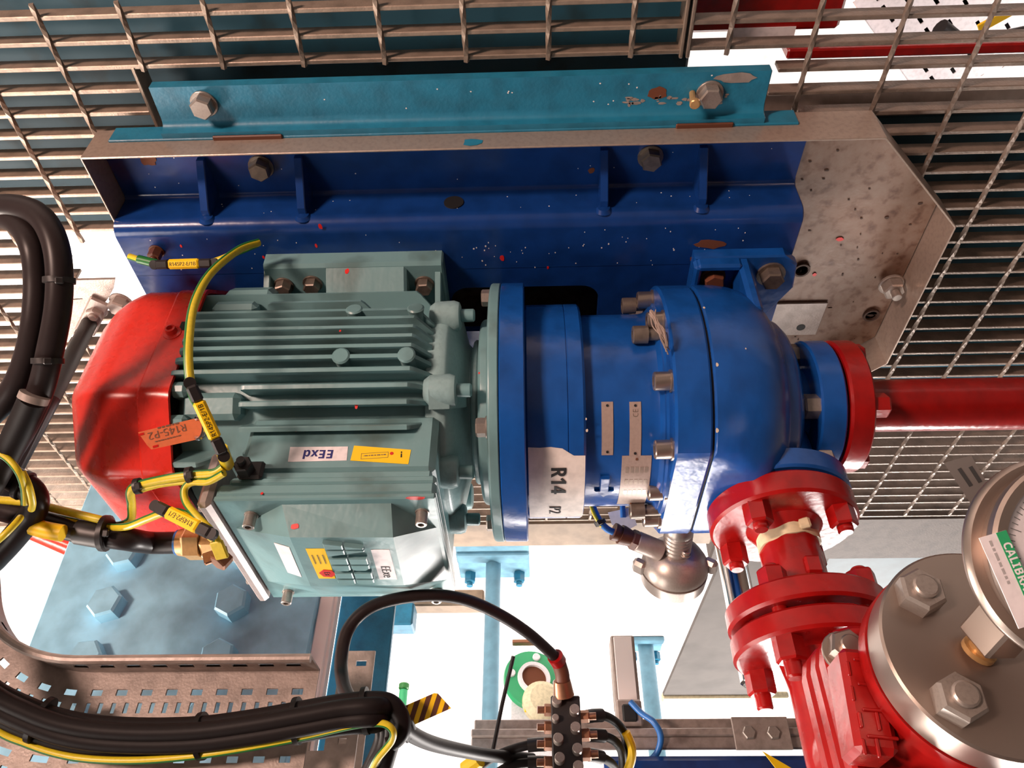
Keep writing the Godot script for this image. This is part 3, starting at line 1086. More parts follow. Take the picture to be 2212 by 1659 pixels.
	b.lathe(axis(), [Vector2(0.110, 0.05), Vector2(0.110, 0.122), Vector2(0.098, 0.124), Vector2(0.090, 0.122), Vector2(0.082, 0.112), Vector2(0.074, 0.080), Vector2(0.068, 0.074), Vector2(0.066, 0.084), Vector2(0.060, 0.084), Vector2(0.058, 0.070), Vector2(0.046, 0.070)], 56, 0.0015)
	for q in [[110.0, 0.029], [62.0, 0.034], [22.0, 0.03], [-25.0, 0.03], [-120.0, 0.03], [-70.0, 0.03]]:
		b.box(fxy(on_axis(0.094, 0.112, q[0]), Vector3(1, 0, 0), rad(q[0])), Vector3(0.026, 0.040, q[1] * 0.8), 0.007)
		b.lathe(Transform3D(axis().basis, on_axis(0.0, 0.123, q[0])), [Vector2(0.112, 0.004), Vector2(0.110, 0.012), Vector2(0.104, 0.0165), Vector2(0.084, 0.0175), Vector2(0.0785, 0.0155), Vector2(0.077, 0.012)], 20)
	b.prism(Transform3D(fxy(Vector3.ZERO, rad(48.0), Vector3(-1, 0, 0)).basis, on_axis(0.104, 0.0, 48) - rad(138.0) * -0.012), PackedVector2Array([Vector2(0.08, 0), Vector2(0.136, 0.0), Vector2(0.130, 0.02), Vector2(0.105, 0.034), Vector2(0.08, 0.034)]), 0.024, 0.004)
	obj("end_shield", b, M.motor_bright, o)
	for q in [110.0, 62.0, 22.0, -25.0]:
		b = MB.new()
		b.cyl(Transform3D(Basis(Vector3(0, 0, -1), Vector3(-1, 0, 0), Vector3(0, -1, 0)), on_axis(0.078, 0.124, q)), 0.0072, 0, 0.016, 14, 0.0015)
		obj("shield_bolt", b, M.motor, o)
	b = MB.new()
	b.lathe(axis(), [Vector2(0.058, 0.05), Vector2(0.058, 0.104), Vector2(0.055, 0.1075), Vector2(0.046, 0.1085), Vector2(0.046, 0.147), Vector2(0.044, 0.149), Vector2(0.0345, 0.149), Vector2(0.0345, 0.05)], 72, 0.001)
	obj("flange", b, M.motor, o)
	for k in 4:
		hexbolt(o, on_axis(0.046, 0.1325, 45 + 90 * k), Vector3(1, 0, 0), 0.017, M.zinc, 0.010, 0, true, "flange_bolt", 0.5)
	# the red fan cowl
	b = MB.new()
	var secs := [[0.374, 0.1300, 0.058], [0.360, 0.1300, 0.058], [0.360, 0.1340, 0.060], [0.390, 0.1340, 0.060], [0.3925, 0.1322, 0.059], [0.426, 0.1322, 0.059], [0.434, 0.1305, 0.059], [0.448, 0.1255, 0.058], [0.464, 0.117, 0.056], [0.479, 0.104, 0.052], [0.491, 0.087, 0.046], [0.500, 0.065, 0.037], [0.504, 0.040, 0.023]]
	var loops := []
	for q in secs:
		loops.append(square_loop(q[0], q[1], q[2], 0.016))
	b.loft(loops)
	var cowl := obj("fan_cowl", b, M.cowl, o, 28.0, "red painted fan cowl")
	b = MB.new()
	b.cyl(axis(), 0.128, 0.3655, 0.3725, 40)
	obj("cowl_gap_shade", b, M.dark, o)  # dark disc stands in for the shade between cowl and frame
	b = MB.new()
	b.box(tl(0.3668, 0.206, AZ + 0.1336), Vector3(0.014, 0.013, 0.0012))
	obj("notch", b, M.dark, cowl, 0.0)
	b = MB.new()
	b.box(tl(0.3668, 0.3575, -0.765), Vector3(0.014, 0.0012, 0.013))
	obj("notch", b, M.dark, cowl, 0.0)
	for p in [[Vector3(0.379, 0.216, AZ + 0.1335), Vector3(0, 0, 1)], [Vector3(0.379, 0.357, -0.74), Vector3(0, 1, 0)]]:
		b = MB.new()
		var x := fr(p[0], p[1])
		b.lathe(x, [Vector2(0, 0.010), Vector2(0.0015, 0.0095), Vector2(0.0022, 0.006), Vector2(0.008, 0.0052), Vector2(0.0085, 0.0035), Vector2(0.005, 0.003)], 16)
		obj("cowl_screw", b, M.cowl, cowl)
	for k in 5:
		b = MB.new()
		b.box(tl(0.5035, AY + 0.04 - 0.02 * k, AZ), Vector3(0.003, 0.006, 0.07))
		obj("grille_slot", b, M.dark, cowl, 0.0)
	# stickers on the neck below the terminal box
	neck_and_stickers(o)
	# red paint spots that were flicked over the motor
	b = MB.new()
	for p in [[750, 586, 0.005, 0.0022], [735, 715, 0.0015, 0.0012], [770, 874, 0.0045, 0.002], [1035, 806, 0.0012, 0.001], [640, 930, 0.0015, 0.0012]]:
		var q := at(p[0], p[1], 0.74)
		# drop the spot on the fin that lies behind this point
		var n := rad(57.0 if p[1] > 800 else 95.0)
		var s := EYE + (q - EYE) * 1.0
		var rr := 0.147 if p[1] > 600 else 0.137
		var best := s
		for k in 60:
			s = EYE + (q - EYE).normalized() * (0.70 + k * 0.006)
			var dd := Vector2(s.y - AY, s.z - AZ).length()
			if dd < rr:
				best = s
				n = Vector3(0, s.y - AY, s.z - AZ).normalized()
				break
		patch(b, best, p[2], p[3], int(p[0]), 10, n, 0.0004, n.cross(Vector3.RIGHT))
	var c := obj("red_drips", b, M.redink, o)
	c.set_meta("kind", "stuff")

func neck_and_stickers(o: Node3D) -> void:
	var b := MB.new()
	b.box(tl(0.190, 0.336, AZ), Vector3(0.190, 0.070, 0.196), 0.006)
	obj("terminal_neck", b, M.motor, o)
	var Z := AZ + 0.098
	var n := Vector3(0, 0, 1)
	for q in [[M.white, [[622, 998], [627, 966], [752, 965], [749, 995]], "white sticker"], [M.tagyellow, [[757, 995], [765, 963], [888, 972], [882, 1003]], "yellow warning sticker"]]:
		var pts := []
		for p in q[1]:
			pts.append(on_plane(p[0], p[1], Vector3(0, 0, Z), n))
		b = MB.new()
		sheet_on(b, pts, n)
		var s := obj("sticker", b, q[0], o, 0.0, q[2])
		var mid: Vector3 = (pts[0] + pts[2]) / 2.0 + n * 0.0005
		var f := fxy(mid, pts[0] - pts[3] if false else Vector3(1, -0.012, 0), Vector3.UP)
		if q[0] == M.white:
			text("EExd", f, 0.0098, M.navy, s, 0.0003, 700)
		else:
			f = fxy(mid, Vector3(1, 0.06, 0), Vector3.UP)
			text("!", f * tl(-0.020, 0.0008, 0), 0.0065, M.ink, s, 0.0003, 700)
			b = MB.new()
			for e in [[0.006, 0.0034, 0.026, 0.0003], [0.006, -0.0030, 0.026, 0.0003], [-0.007, 0.0, 0.0003, 0.0065], [0.019, 0.0, 0.0003, 0.0065]]:
				b.box(f * tl(e[0], e[1], 0.0001), Vector3(e[2], e[3], 0.0002))
			obj("print_frame", b, M.emboss, s, 0.0)
			fine_print(f * tl(0.006, -0.0002, 0), 0.022, 0.0011, M.emboss, s)
			b = MB.new()
			b.lathe(fr(f * Vector3(-0.0105, -0.001, 0), n), [Vector2(0, 0.0018), Vector2(0.0003, 0.0018)], 14)
			obj("mark", b, M.redink, s, 0.0)

func terminal_box() -> void:
	var o := thing("terminal_box", "grey-green terminal box with a raised lettered lid and EExe sticker, on top of the motor", "junction box", "", Vector3(0.195, 0.371, -0.705))
	var b := MB.new()
	b.box(tl(0.187, 0.376, -0.7035), Vector3(0.180, 0.010, 0.199), 0.002)
	b.box(tl(0.190, 0.382, -0.7035), Vector3(0.196, 0.010, 0.202), 0.003)
	b.box(tl(0.194, 0.393, -0.7035), Vector3(0.206, 0.016, 0.206), 0.004)
	obj("body", b, M.motor, o)
	# lid: a flange and an eight-sided raised part with a flat top
	var Y := 0.404
	var P := 0.433
	b = MB.new()
	b.box(tl(0.194, 0.4015, -0.7035), Vector3(0.206, 0.006, 0.206), 0.0015)
	var base := PackedVector3Array([Vector3(0.235, Y, -0.609), Vector3(0.133, Y, -0.609), Vector3(0.095, Y, -0.655), Vector3(0.095, Y, -0.766), Vector3(0.130, Y, -0.802), Vector3(0.240, Y, -0.802), Vector3(0.292, Y, -0.766), Vector3(0.292, Y, -0.652)])
	var p0 := aty(626, 1161, P)
	var p1 := aty(849, 1161, P)
	var p2 := aty(873, 1264, P)
	var p3 := aty(671, 1266, P)
	# facets of the raised part, split between lid parts by the mesh's own edges
	var f0 := b.t.size()
	var N := base
	b.quad(N[0], N[1], p1, p0)
	b.tri(N[1], N[2], p1)
	b.quad(N[2], N[3], p2, p1)
	b.tri(N[3], N[4], p2)
	b.quad(N[4], N[5], p3, p2)
	b.tri(N[5], N[6], p3)
	b.quad(N[6], N[7], p0, p3)
	b.tri(N[7], N[0], p0)
	b.quad(p0, p1, p2, p3)
	b.fan(N, true)
	b.close(f0)
	var lid := obj("lid", b, M.motor, o, 0.0)
	for q in [[543, 1112], [912, 1106], [630, 1291], [946, 1283]]:
		var p := aty(q[0], q[1], 0.4045)
		p.x = clampf(p.x, 0.106, 0.278)
		p.z = clampf(p.z, -0.792, -0.617)
		capscrew(o, p, Vector3.UP, 0.0056, 0.014, M.zinc)
	# raised lettering on the top: three letters, each split in quarters
	var mid := aty(757, 1213, P)
	var lf := fxy(mid, Vector3(0.02, 0, -1), Vector3(-1, 0, -0.02))
	var H := 0.036
	var W := 0.0255
	for k in 3:
		var x0 := -0.0425 + k * 0.0295
		b = MB.new()
		var quarters: Array
		var g := 0.0009
		if k == 0:
			quarters = [[Vector2(0, -H / 2), Vector2(W / 2 - g, -H / 2), Vector2(W / 2 - g, -g), Vector2(W * 0.17, -g)], [Vector2(W / 2 + g, -H / 2), Vector2(W, -H / 2), Vector2(W * 0.83, -g), Vector2(W / 2 + g, -g)], [Vector2(W * 0.19, g), Vector2(W / 2 - g, g), Vector2(W / 2 - g, H / 2), Vector2(W * 0.36, H / 2)], [Vector2(W / 2 + g, g), Vector2(W * 0.81, g), Vector2(W * 0.64, H / 2), Vector2(W / 2 + g, H / 2)]]
		else:
			quarters = [[Vector2(0, -H / 2), Vector2(W / 2 - g, -H / 2), Vector2(W / 2 - g, -g), Vector2(0, -g)], [Vector2(W / 2 + g, -H / 2), Vector2(W * 0.82, -H / 2), Vector2(W, -H * 0.38), Vector2(W, -H * 0.1), Vector2(W * 0.92, -g), Vector2(W / 2 + g, -g)], [Vector2(0, g), Vector2(W / 2 - g, g), Vector2(W / 2 - g, H / 2), Vector2(0, H / 2)], [Vector2(W / 2 + g, g), Vector2(W * 0.88, g), Vector2(W * 0.96, H * 0.12), Vector2(W * 0.96, H * 0.38), Vector2(W * 0.8, H / 2), Vector2(W / 2 + g, H / 2)]]
		for q in quarters:
			b.prism(lf * tl(x0, 0, -0.0003), PackedVector2Array(q), 0.0046, 0.0008)
		obj("letter", b, M.motor, lid, 0.0)
	# stickers
	var up := Vector3.UP
	var defs := [
		[M.white, [[801, 1187], [841, 1187], [858, 1251], [820, 1251]], Vector3(0, P, 0), up, "white EExe sticker"],
		[M.tagyellow, [[660, 1185], [701, 1185], [725, 1249], [689, 1249]], Vector3(0, P, 0), up, "yellow sticker with a red hexagon"],
	]
	for q in defs:
		var pts := []
		for p in q[1]:
			pts.append(on_plane(p[0], p[1], q[2], q[3]))
		b = MB.new()
		sheet_on(b, pts, q[3])
		var s := obj("sticker", b, q[0], o, 0.0, q[4])
		var c: Vector3 = (pts[0] + pts[1] + pts[2] + pts[3]) / 4.0 + up * 0.0006
		if q[0] == M.white:
			text("EExe", fxy(c + Vector3(0.0, 0, -0.014), Vector3(0.02, 0, -1), Vector3(-1, 0, 0)), 0.0085, M.ink, s, 0.0003)
		else:
			b = MB.new()
			b.lathe(fr(c + Vector3(-0.002, 0, -0.019), up), [Vector2(-0.0003, 0.0082), Vector2(0.0003, 0.0082)], 6, 0.0, 0.5)
			obj("hexagon", b, M.redink, s, 0.0)
			text("Ex", fxy(c + Vector3(-0.002, 0.0004, -0.019), Vector3(0, 0, -1), Vector3(-1, 0, 0)), 0.0055, M.ink, s, 0.0002)
			for k in 3:
				fine_print(fxy(c + Vector3(0.005 - k * 0.005, 0, 0.010), Vector3(0.02, 0, -1), Vector3(-1, 0, 0)), 0.018, 0.0009, M.emboss, s)
	var sl: Vector3 = ((N[7] - p0).cross(p3 - p0)).normalized()
	if sl.y < 0:
		sl = -sl
	var wp := []
	for p in [[592, 1172], [625, 1182], [652, 1246], [622, 1236]]:
		wp.append(on_plane(p[0], p[1], p0, sl))
	b = MB.new()
	sheet_on(b, wp, sl)
	obj("sticker", b, M.white, o, 0.0, "blank white sticker")
	# cable entry plate on the left side
	b = MB.new()
	b.box(tl(0.306, 0.379, -0.7035), Vector3(0.013, 0.062, 0.206), 0.004)
	obj("entry_plate", b, M.gland_plate, o)
	for q in [[0.362, -0.626], [0.396, -0.626], [0.396, -0.78]]:
		capscrew(o, Vector3(0.312, q[0], q[1]), Vector3(1, 0, 0), 0.0045, 0.008, M.zinc)
	# red paint on the box
	b = MB.new()
	patch(b, aty(897, 1073, 0.4046) + Vector3(0, 0, -0.002), 0.010, 0.003, 5)
	for p in [[637, 1137, 0.004, 0.003], [566, 1066, 0.0015, 0.0015]]:
		var nn := ((N[1] - N[0]).cross(p0 - N[0])).normalized()
		if nn.y < 0:
			nn = -nn
		var pp := on_plane(p[0], p[1], N[0], nn) if p[1] > 1080 else on_plane(p[0], p[1], Vector3(0, 0, -0.6004), Vector3(0, 0, 1))
		patch(b, pp, p[2], p[3], int(p[0]), 12, nn if p[1] > 1080 else Vector3(0, 0, 1))
	var c2 := obj("red_drips", b, M.redink, o)
	c2.set_meta("kind", "stuff")

# ring of points across the pump axis, cut flat at a height above the axis
func ring(x: float, r: float, clip := 9.0, seg := 96) -> PackedVector3Array:
	var o := PackedVector3Array()
	for i in seg:
		var a := TAU * i / seg
		o.append(Vector3(x, AY + minf(cos(a) * r, clip), AZ + sin(a) * r))
	return o

# where the line of sight through a pixel first meets a cylinder round the pump axis: (x, angle)
func hit(u: float, v: float, r: float) -> Vector2:
	var q := ray(u, v)
	var w := EYE - Vector3(0, AY, AZ)
	var a := q.y * q.y + q.z * q.z
	var b := 2.0 * (q.y * w.y + q.z * w.z)
	var c := w.y * w.y + w.z * w.z - r * r
	var t := (-b - sqrt(maxf(b * b - 4 * a * c, 0.0))) / 2.0 / a
	var p := EYE + q * t
	return Vector2(p.x, rad_to_deg(atan2(p.z - AZ, p.y - AY)))

# a thin sheet bent round the pump axis
func bent(b: MB, x0: float, x1: float, a0: float, a1: float, r: float, thick := 0.0006, edge: Array = []) -> void:
	var n := 12
	b.sheet(func(p: Vector2, z: float) -> Vector3:
		var u := p.x
		var aa := lerpf(a0, a1, p.y)
		if edge.size() and p.y < 0.01:
			var k := u * (edge.size() - 1)
			var i := mini(int(k), edge.size() - 2)
			aa += lerpf(edge[i], edge[i + 1], k - i)
		return on_axis(lerpf(x0, x1, u), r + z, aa), 1.0, 1.0, thick, [], [0.2, 0.4, 0.6, 0.7, 0.8, 0.9], _cells(n))

func _cells(n: int) -> Array:
	var o := []
	for k in range(1, n):
		o.append(float(k) / n)
	return o

func pump() -> void:
	var o := thing("pump", "glossy blue pump with lantern housing and rounded casing, coupled to the right of the motor", "pump", "", Vector3(-0.15, 0.0914, -0.705))
	var b := MB.new()
	b.lathe(axis(), [Vector2(0.0338, 0.05), Vector2(0.0338, 0.149), Vector2(0.008, 0.149), Vector2(0.008, 0.05)], 80, 0.0012)
	obj("drive_flange", b, M.pump, o)
	b = MB.new()
	b.lathe(axis(), [Vector2(0.009, 0.05), Vector2(0.009, 0.1215), Vector2(0.006, 0.1235), Vector2(-0.0345, 0.1235), Vector2(-0.0350, 0.1226), Vector2(-0.0358, 0.1226), Vector2(-0.0363, 0.1235), Vector2(-0.0505, 0.1235), Vector2(-0.0530, 0.1215), Vector2(-0.0530, 0.05)], 80)
	obj("adapter_ring", b, M.pump, o, 20.0)
	b = MB.new()
	b.lathe(axis(), [Vector2(-0.052, 0.05), Vector2(-0.052, 0.1105), Vector2(-0.122, 0.1105), Vector2(-0.129, 0.1125), Vector2(-0.133, 0.119), Vector2(-0.1345, 0.119), Vector2(-0.1365, 0.123), Vector2(-0.140, 0.123), Vector2(-0.140, 0.05)], 80)
	obj("lantern", b, M.pump, o, 24.0)
	b = MB.new()
	var cut := 0.1195
	b.loft([ring(-0.139, 0.10), ring(-0.139, 0.1395, cut - 0.002), ring(-0.1415, 0.1425, cut), ring(-0.1735, 0.1425, cut), ring(-0.1755, 0.141, cut - 0.001), ring(-0.1755, 0.10)])
	obj("seal_cover", b, M.pump, o, 25.0)
	b = MB.new()
	b.loft([ring(-0.1750, 0.10), ring(-0.1750, 0.1385, cut - 0.003), ring(-0.1790, 0.1385, cut - 0.003), ring(-0.1790, 0.10)])
	obj("gasket", b, M.dark, o)
	b = MB.new()
	var prof := [[-0.1780, 0.10, 9.0], [-0.1780, 0.1405, cut - 0.001], [-0.1800, 0.1425, cut], [-0.190, 0.1425, cut], [-0.205, 0.1418, 0.124], [-0.220, 0.1395, 0.128], [-0.234, 0.1345, 9.0], [-0.246, 0.1265, 9.0], [-0.255, 0.1165, 9.0], [-0.261, 0.107, 9.0], [-0.264, 0.1035, 9.0], [-0.272, 0.100, 9.0], [-0.279, 0.093, 9.0], [-0.285, 0.082, 9.0], [-0.288, 0.068, 9.0], [-0.290, 0.052, 9.0], [-0.294, 0.045, 9.0], [-0.309, 0.044, 9.0], [-0.309, 0.02, 9.0]]
	var loops := []
	for q in prof:
		loops.append(ring(q[0], q[1], q[2]))
	b.loft(loops)
	# neck of the discharge branch
	b.lathe(tl(-0.262, 0, -0.725), [Vector2(0.25, 0.05), Vector2(0.30, 0.052), Vector2(0.322, 0.048)], 40)
	obj("casing", b, M.pump, o, 40.0)
	# flanges of the pump
	b = MB.new()
	b.lathe(axis(), [Vector2(-0.306, 0.03), Vector2(-0.306, 0.0762), Vector2(-0.3335, 0.0762), Vector2(-0.3335, 0.03)], 64, 0.002)
	obj("suction_flange", b, M.pump, o)
	b = MB.new()
	b.lathe(tl(-0.262, 0, -0.725), [Vector2(0.318, 0.03), Vector2(0.318, 0.0762), Vector2(0.342, 0.0762), Vector2(0.342, 0.03)], 64, 0.0025)
	obj("discharge_flange", b, M.pump, o)
	# cap screws round the seal cover
	for a in [134.0, 99.0, 64.5, 33.0, 0.0, -26.5, -60.0, -95.0, -130.0, 165.0, 196.0]:
		var rr := 0.1265
		capscrew(o, on_axis(-0.139, minf(rr, 0.112 / maxf(cos(deg_to_rad(a)), 0.01)) if absf(a) < 40.0 and a < 20.0 else rr, a), Vector3(1, 0, 0), 0.0098, 0.018, M.steel)
	for a in [140.0, 92.0, -20.0]:
		var x := Transform3D(Basis(Vector3(0, 0, -1), Vector3(1, 0, 0), Vector3(0, -1, 0)), on_axis(-0.139, 0.121 if a > 0 else 0.118, a))
		b = MB.new()
		b.cyl(x, 0.0065, 0, 0.020, 12)
		b.lathe(x, [Vector2(0.018, 0.0095), Vector2(0.033, 0.0095), Vector2(0.034, 0.0085), Vector2(0.034, 0.005), Vector2(0.028, 0.005)], 18)
		obj("cap_screw", b, M.steel_old, o)
	# name plates
	for q in [[0, 1300, 868, 1325, 983], [1, 1360, 868, 1386, 986], [2, 1337, 985, 1400, 1088]]:
		var p0 := hit(q[1], q[2], 0.1112)
		var p1 := hit(q[3], q[4], 0.1112)
		b = MB.new()
		var w: float = [0.0118, 0.0118, 0.0305][q[0]]
		var xc: float = [-0.0755, -0.1040, -0.1060][q[0]]
		bent(b, xc + w / 2, xc - w / 2, p0.y, p1.y, 0.1107)
		var s := obj("name_plate", b, M.nameplate, o, 20.0, "bare metal name plate")
		b = MB.new()
		for e in [p0.y - 2.0, p1.y + 2.0]:
			b.cyl(fr(on_axis(xc, 0.111, e), rad(e)), 0.0014, 0, 0.0012, 8)
		obj("rivet", b, M.ink if q[0] != 2 else M.copper, s)
		var fx := func(a: float) -> Transform3D: return fxy(on_axis(xc, 0.1113, a), -rad(a).cross(Vector3.RIGHT) * 1.0, Vector3(-1, 0, 0))
		if q[0] == 1:
			text("CE", fx.call(p0.y - 6.0), 0.0055, M.emboss, s, 0.0002)
		elif q[0] == 2:
			for k in 3:
				b = MB.new()
				for e in 5:
					bent(b, xc + 0.011 - e * 0.005, xc + 0.0075 - e * 0.005, p0.y - 7.0 - k * 9.0, p0.y - 11.0 - k * 9.0, 0.1110, 0.0005)
				obj("stamping", b, M.stainless, s, 0.0)
	# paper label on the ring, torn along its lower edge
	b = MB.new()
	bent(b, 0.0060, -0.0520, 34.5, -20.0, 0.1236, 0.0005, [0.0, -0.3, 0.0, -0.8, -4.5, -6.5])
	var lab := obj("paper_label", b, M.paper, o, 20.0, "torn paper label printed in black")
	var lf := fxy(on_axis(-0.0245, 0.1239, 16.0), Vector3(0, cos(deg_to_rad(-74.0)), 0), Vector3(-1, 0, 0))
	lf = Transform3D(Basis(-rad(16.0 + 90.0), Vector3(-1, 0, 0), rad(16.0)), on_axis(-0.0245, 0.1246, 16.0))
	text("R14", lf, 0.0155, M.ink, lab, 0.0006, 700, 0.1246)
	lf = Transform3D(Basis(-rad(-8.0 + 90.0), Vector3(-1, 0, 0), rad(-8.0)), on_axis(-0.0215, 0.1246, -8.0))
	text("P2", lf, 0.0125, M.ink, lab, 0.0006, 400, 0.1246)
	# cast arrow on the lantern
	b = MB.new()
	b.prism(fxy(on_axis(-0.074, 0.1090, 3.0), Vector3(1, 0, 0), -rad(93.0)), PackedVector2Array([Vector2(-0.0048, -0.020), Vector2(-0.0048, 0.002), Vector2(-0.0105, 0.002), Vector2(0, 0.014), Vector2(0.0105, 0.002), Vector2(0.0048, 0.002), Vector2(0.0048, -0.020)]), 0.0044, 0.0008)
	obj("cast_arrow", b, M.pump, o, 20.0)
	# foot under the casing
	b = MB.new()
	var fl := fxy(Vector3(0, 0.0914, 0), Vector3(1, 0, 0), Vector3(0, 0, -1))
	b.prism(fxy(Vector3(0, 0.0914, 0), Vector3(1, 0, 0), Vector3(0, 0, -1)), PackedVector2Array([Vector2(-0.186, 0.578), Vector2(-0.288, 0.578), Vector2(-0.305, 0.592), Vector2(-0.309, 0.628), Vector2(-0.284, 0.676), Vector2(-0.186, 0.676)]), 0.014, 0.002)
	b.box(tl(-0.213, 0.112, -0.583), Vector3(0.050, 0.016, 0.010), 0.003)
	b.box(tl(-0.189, 0.112, -0.610), Vector3(0.009, 0.016, 0.060), 0.003)
	b.box(tl(-0.242, 0.142, -0.628), Vector3(0.014, 0.09, 0.094), 0.004)
	b.box(tl(-0.213, 0.130, -0.652), Vector3(0.056, 0.07, 0.05), 0.008)
	obj("foot", b, M.pump, o)
	hexbolt(o, Vector3(-0.211, 0.1060, -0.606), Vector3.UP, 0.021, M.rust, 0.012, 0, true, "foot_bolt", 0.4)
	b = MB.new()
	b.lathe(tl(-0.277, 0.1054, -0.604), [Vector2(0, 0.0165), Vector2(0.003, 0.0165)], 24, 0.0)
	b.hex(tl(-0.277, 0.1084, -0.604), 0.023, 0.0, 0.013)
	obj("foot_bolt", b, M.steel_old, o)
	# nuts and studs behind the suction flange
	for k in 4:
		var a := 52.0 + 90.0 * k
		b = MB.new()
		var x := Transform3D(Basis(Vector3(0, 0, -1), Vector3(1, 0, 0), Vector3(0, -1, 0)), on_axis(-0.306, 0.060, a))
		b.hex(x, 0.0235, 0, 0.016)
		b.cyl(x, 0.0068, 0, 0.023, 12)
		obj("nut", b, M.zinc, o)
	for k in 4:
		var a := deg_to_rad(50.0 + 90.0 * k)
		b = MB.new()
		b.hex(Transform3D(Basis(Vector3(1, 0, 0), Vector3(0, -1, 0), Vector3(0, 0, -1)), Vector3(-0.262 + cos(a) * 0.0605, 0.318, -0.725 + sin(a) * 0.0605)), 0.022, 0, 0.014)
		obj("nut", b, M.zinc, o)
	# chipped paint
	b = MB.new()
	for p in [[1549, 788, 0.0025], [1549, 930, 0.0028], [1521, 665, 0.002], [1268, 930, 0.002], [1266, 905, 0.0014], [1611, 753, 0.0010]]:
		var r := 0.1427 if p[0] > 1400 else 0.1237
		var h := hit(p[0], p[1], r)
		patch(b, on_axis(h.x, r, h.y), p[2], p[2] * 0.6, int(p[0]), 9, rad(h.y), 0.0003, rad(h.y).cross(Vector3.RIGHT))
	var c := obj("chipped_paint", b, M.chip, o)
	c.set_meta("kind", "stuff")
	# frayed string caught on the cap screws
	var st := thing("frayed_string", "frayed pale string tangled round the cap screws of the blue seal cover", "string")
	b = MB.new()
	for k in 16:
		var pts := []
		var u0 := 1402.0 + rng.randf() * 16.0
		var v0 := 668.0 + rng.randf() * 16.0
		for j in 5:
			var t := j / 4.0
			pts.append(at(lerpf(u0, 1436 + rng.randf() * 12, t) + rng.randf_range(-5, 5), lerpf(v0, 735 + rng.randf() * 34, t), 0.762 - 0.012 * sin(t * PI)))
		b.tube(smooth(pts, 4), 0.0006, 5)
	var fb := obj("fibres", b, M.fibre, st)
	fb.set_meta("kind", "stuff")

func suction_pipe() -> void:
	var o := thing("suction_pipe", "red pipe with a round flange, running off to the right from the pump", "pipe", "", Vector3(-0.6, 0.19, -0.705))
	var b := MB.new()
	b.lathe(axis(), [Vector2(-0.3335, 0.04), Vector2(-0.3335, 0.052), Vector2(-0.3375, 0.052)], 40)
	obj("gasket", b, M.dark, o)
	b = MB.new()
	b.lathe(axis(), [Vector2(-0.3372, 0.03), Vector2(-0.3372, 0.0762), Vector2(-0.3635, 0.0762), Vector2(-0.3635, 0.034), Vector2(-0.370, 0.031), Vector2(-0.374, 0.0295)], 64, 0.0025)
	obj("flange", b, M.red, o)
	b = MB.new()
	b.lathe(axis(), [Vector2(-0.365, 0.0302), Vector2(-1.5, 0.0302)], 40)
	obj("tube", b, M.red_pipe, o)
	for k in 4:
		b = MB.new()
		var x := Transform3D(Basis(Vector3(0, 0, 1), Vector3(-1, 0, 0), Vector3(0, 1, 0)), on_axis(-0.3635, 0.0585, 52.0 + 90.0 * k))
		b.hex(x, 0.0235, 0, 0.018)
		obj("bolt", b, M.red, o)

func vflange(o: Node3D, y0: float, y1: float, m: Material, called := "flange") -> void:
	var b := MB.new()
	b.lathe(tl(-0.262, 0, -0.725), [Vector2(y0, 0.028), Vector2(y0, 0.0762), Vector2(y1, 0.0762), Vector2(y1, 0.028)], 64, 0.0028)
	obj(called, b, m, o)

func discharge() -> void:
	var o := thing("discharge_spool", "short upright red flanged pipe spool with pale tape, on top of the blue pump outlet", "pipe", "", Vector3(-0.262, 0.345, -0.725))
	var X := -0.262
	var Z := -0.725
	var b := MB.new()
	b.lathe(tl(X, 0, Z), [Vector2(0.342, 0.03), Vector2(0.342, 0.046), Vector2(0.3452, 0.046)], 40)
	obj("gasket", b, M.dark, o)
	vflange(o, 0.345, 0.371, M.red)
	vflange(o, 0.457, 0.479, M.red)
	b = MB.new()
	b.lathe(tl(X, 0, Z), [Vector2(0.366, 0.040), Vector2(0.372, 0.039), Vector2(0.384, 0.0305), Vector2(0.446, 0.0305), Vector2(0.452, 0.033), Vector2(0.458, 0.036)], 40)
	obj("tube", b, M.red, o)
	for k in 4:
		var a := deg_to_rad(50.0 + 90.0 * k)
		b = MB.new()
		var x := Transform3D(Basis(Vector3.UP, 0.3 + k), Vector3(X + cos(a) * 0.0605, 0.371, Z + sin(a) * 0.0605))
		b.hex(x, 0.024, -0.001, 0.021)
		b.lathe(x, [Vector2(0.01, 0.0078), Vector2(0.025, 0.0078), Vector2(0.027, 0.0064)], 16)
		obj("nut", b, M.red, o)
		b = MB.new()
		x = Transform3D(Basis(Vector3.UP, 0.1 + k) * Basis(Vector3(1, 0, 0), Vector3(0, -1, 0), Vector3(0, 0, -1)), Vector3(X + cos(a) * 0.0605, 0.457, Z + sin(a) * 0.0605))
		b.hex(x, 0.024, -0.001, 0.017)
		b.cyl(x, 0.0072, 0.01, 0.021, 14, 0.001)
		obj("nut", b, M.red, o)
	# pale tape wound round the weld neck, and a small welded lug
	b = MB.new()
	var loops := []
	for k in 3:
		var l := PackedVector3Array()
		for i in 40:
			var a := TAU * i / 40
			l.append(Vector3(X + cos(a) * (0.0318 + 0.0012 * sin(a * 5)), [0.381, 0.388, 0.3945][k] + 0.004 * cos(a + 0.6) + 0.0008 * sin(a * 9), Z + sin(a) * (0.0318 + 0.0012 * sin(a * 5))))
		loops.append(l)
	b.loft(loops)
	b.box(Transform3D(Basis(Vector3(0.2, 1, 0.1).normalized(), 0.4), Vector3(X - 0.010, 0.383, Z + 0.033)), Vector3(0.012, 0.012, 0.006), 0.002)
	obj("tape", b, M.tape, o)
	b = MB.new()
	b.box(tl(X - 0.008, 0.428, Z + 0.031), Vector3(0.016, 0.018, 0.008), 0.002)
	obj("lug", b, M.red, o)

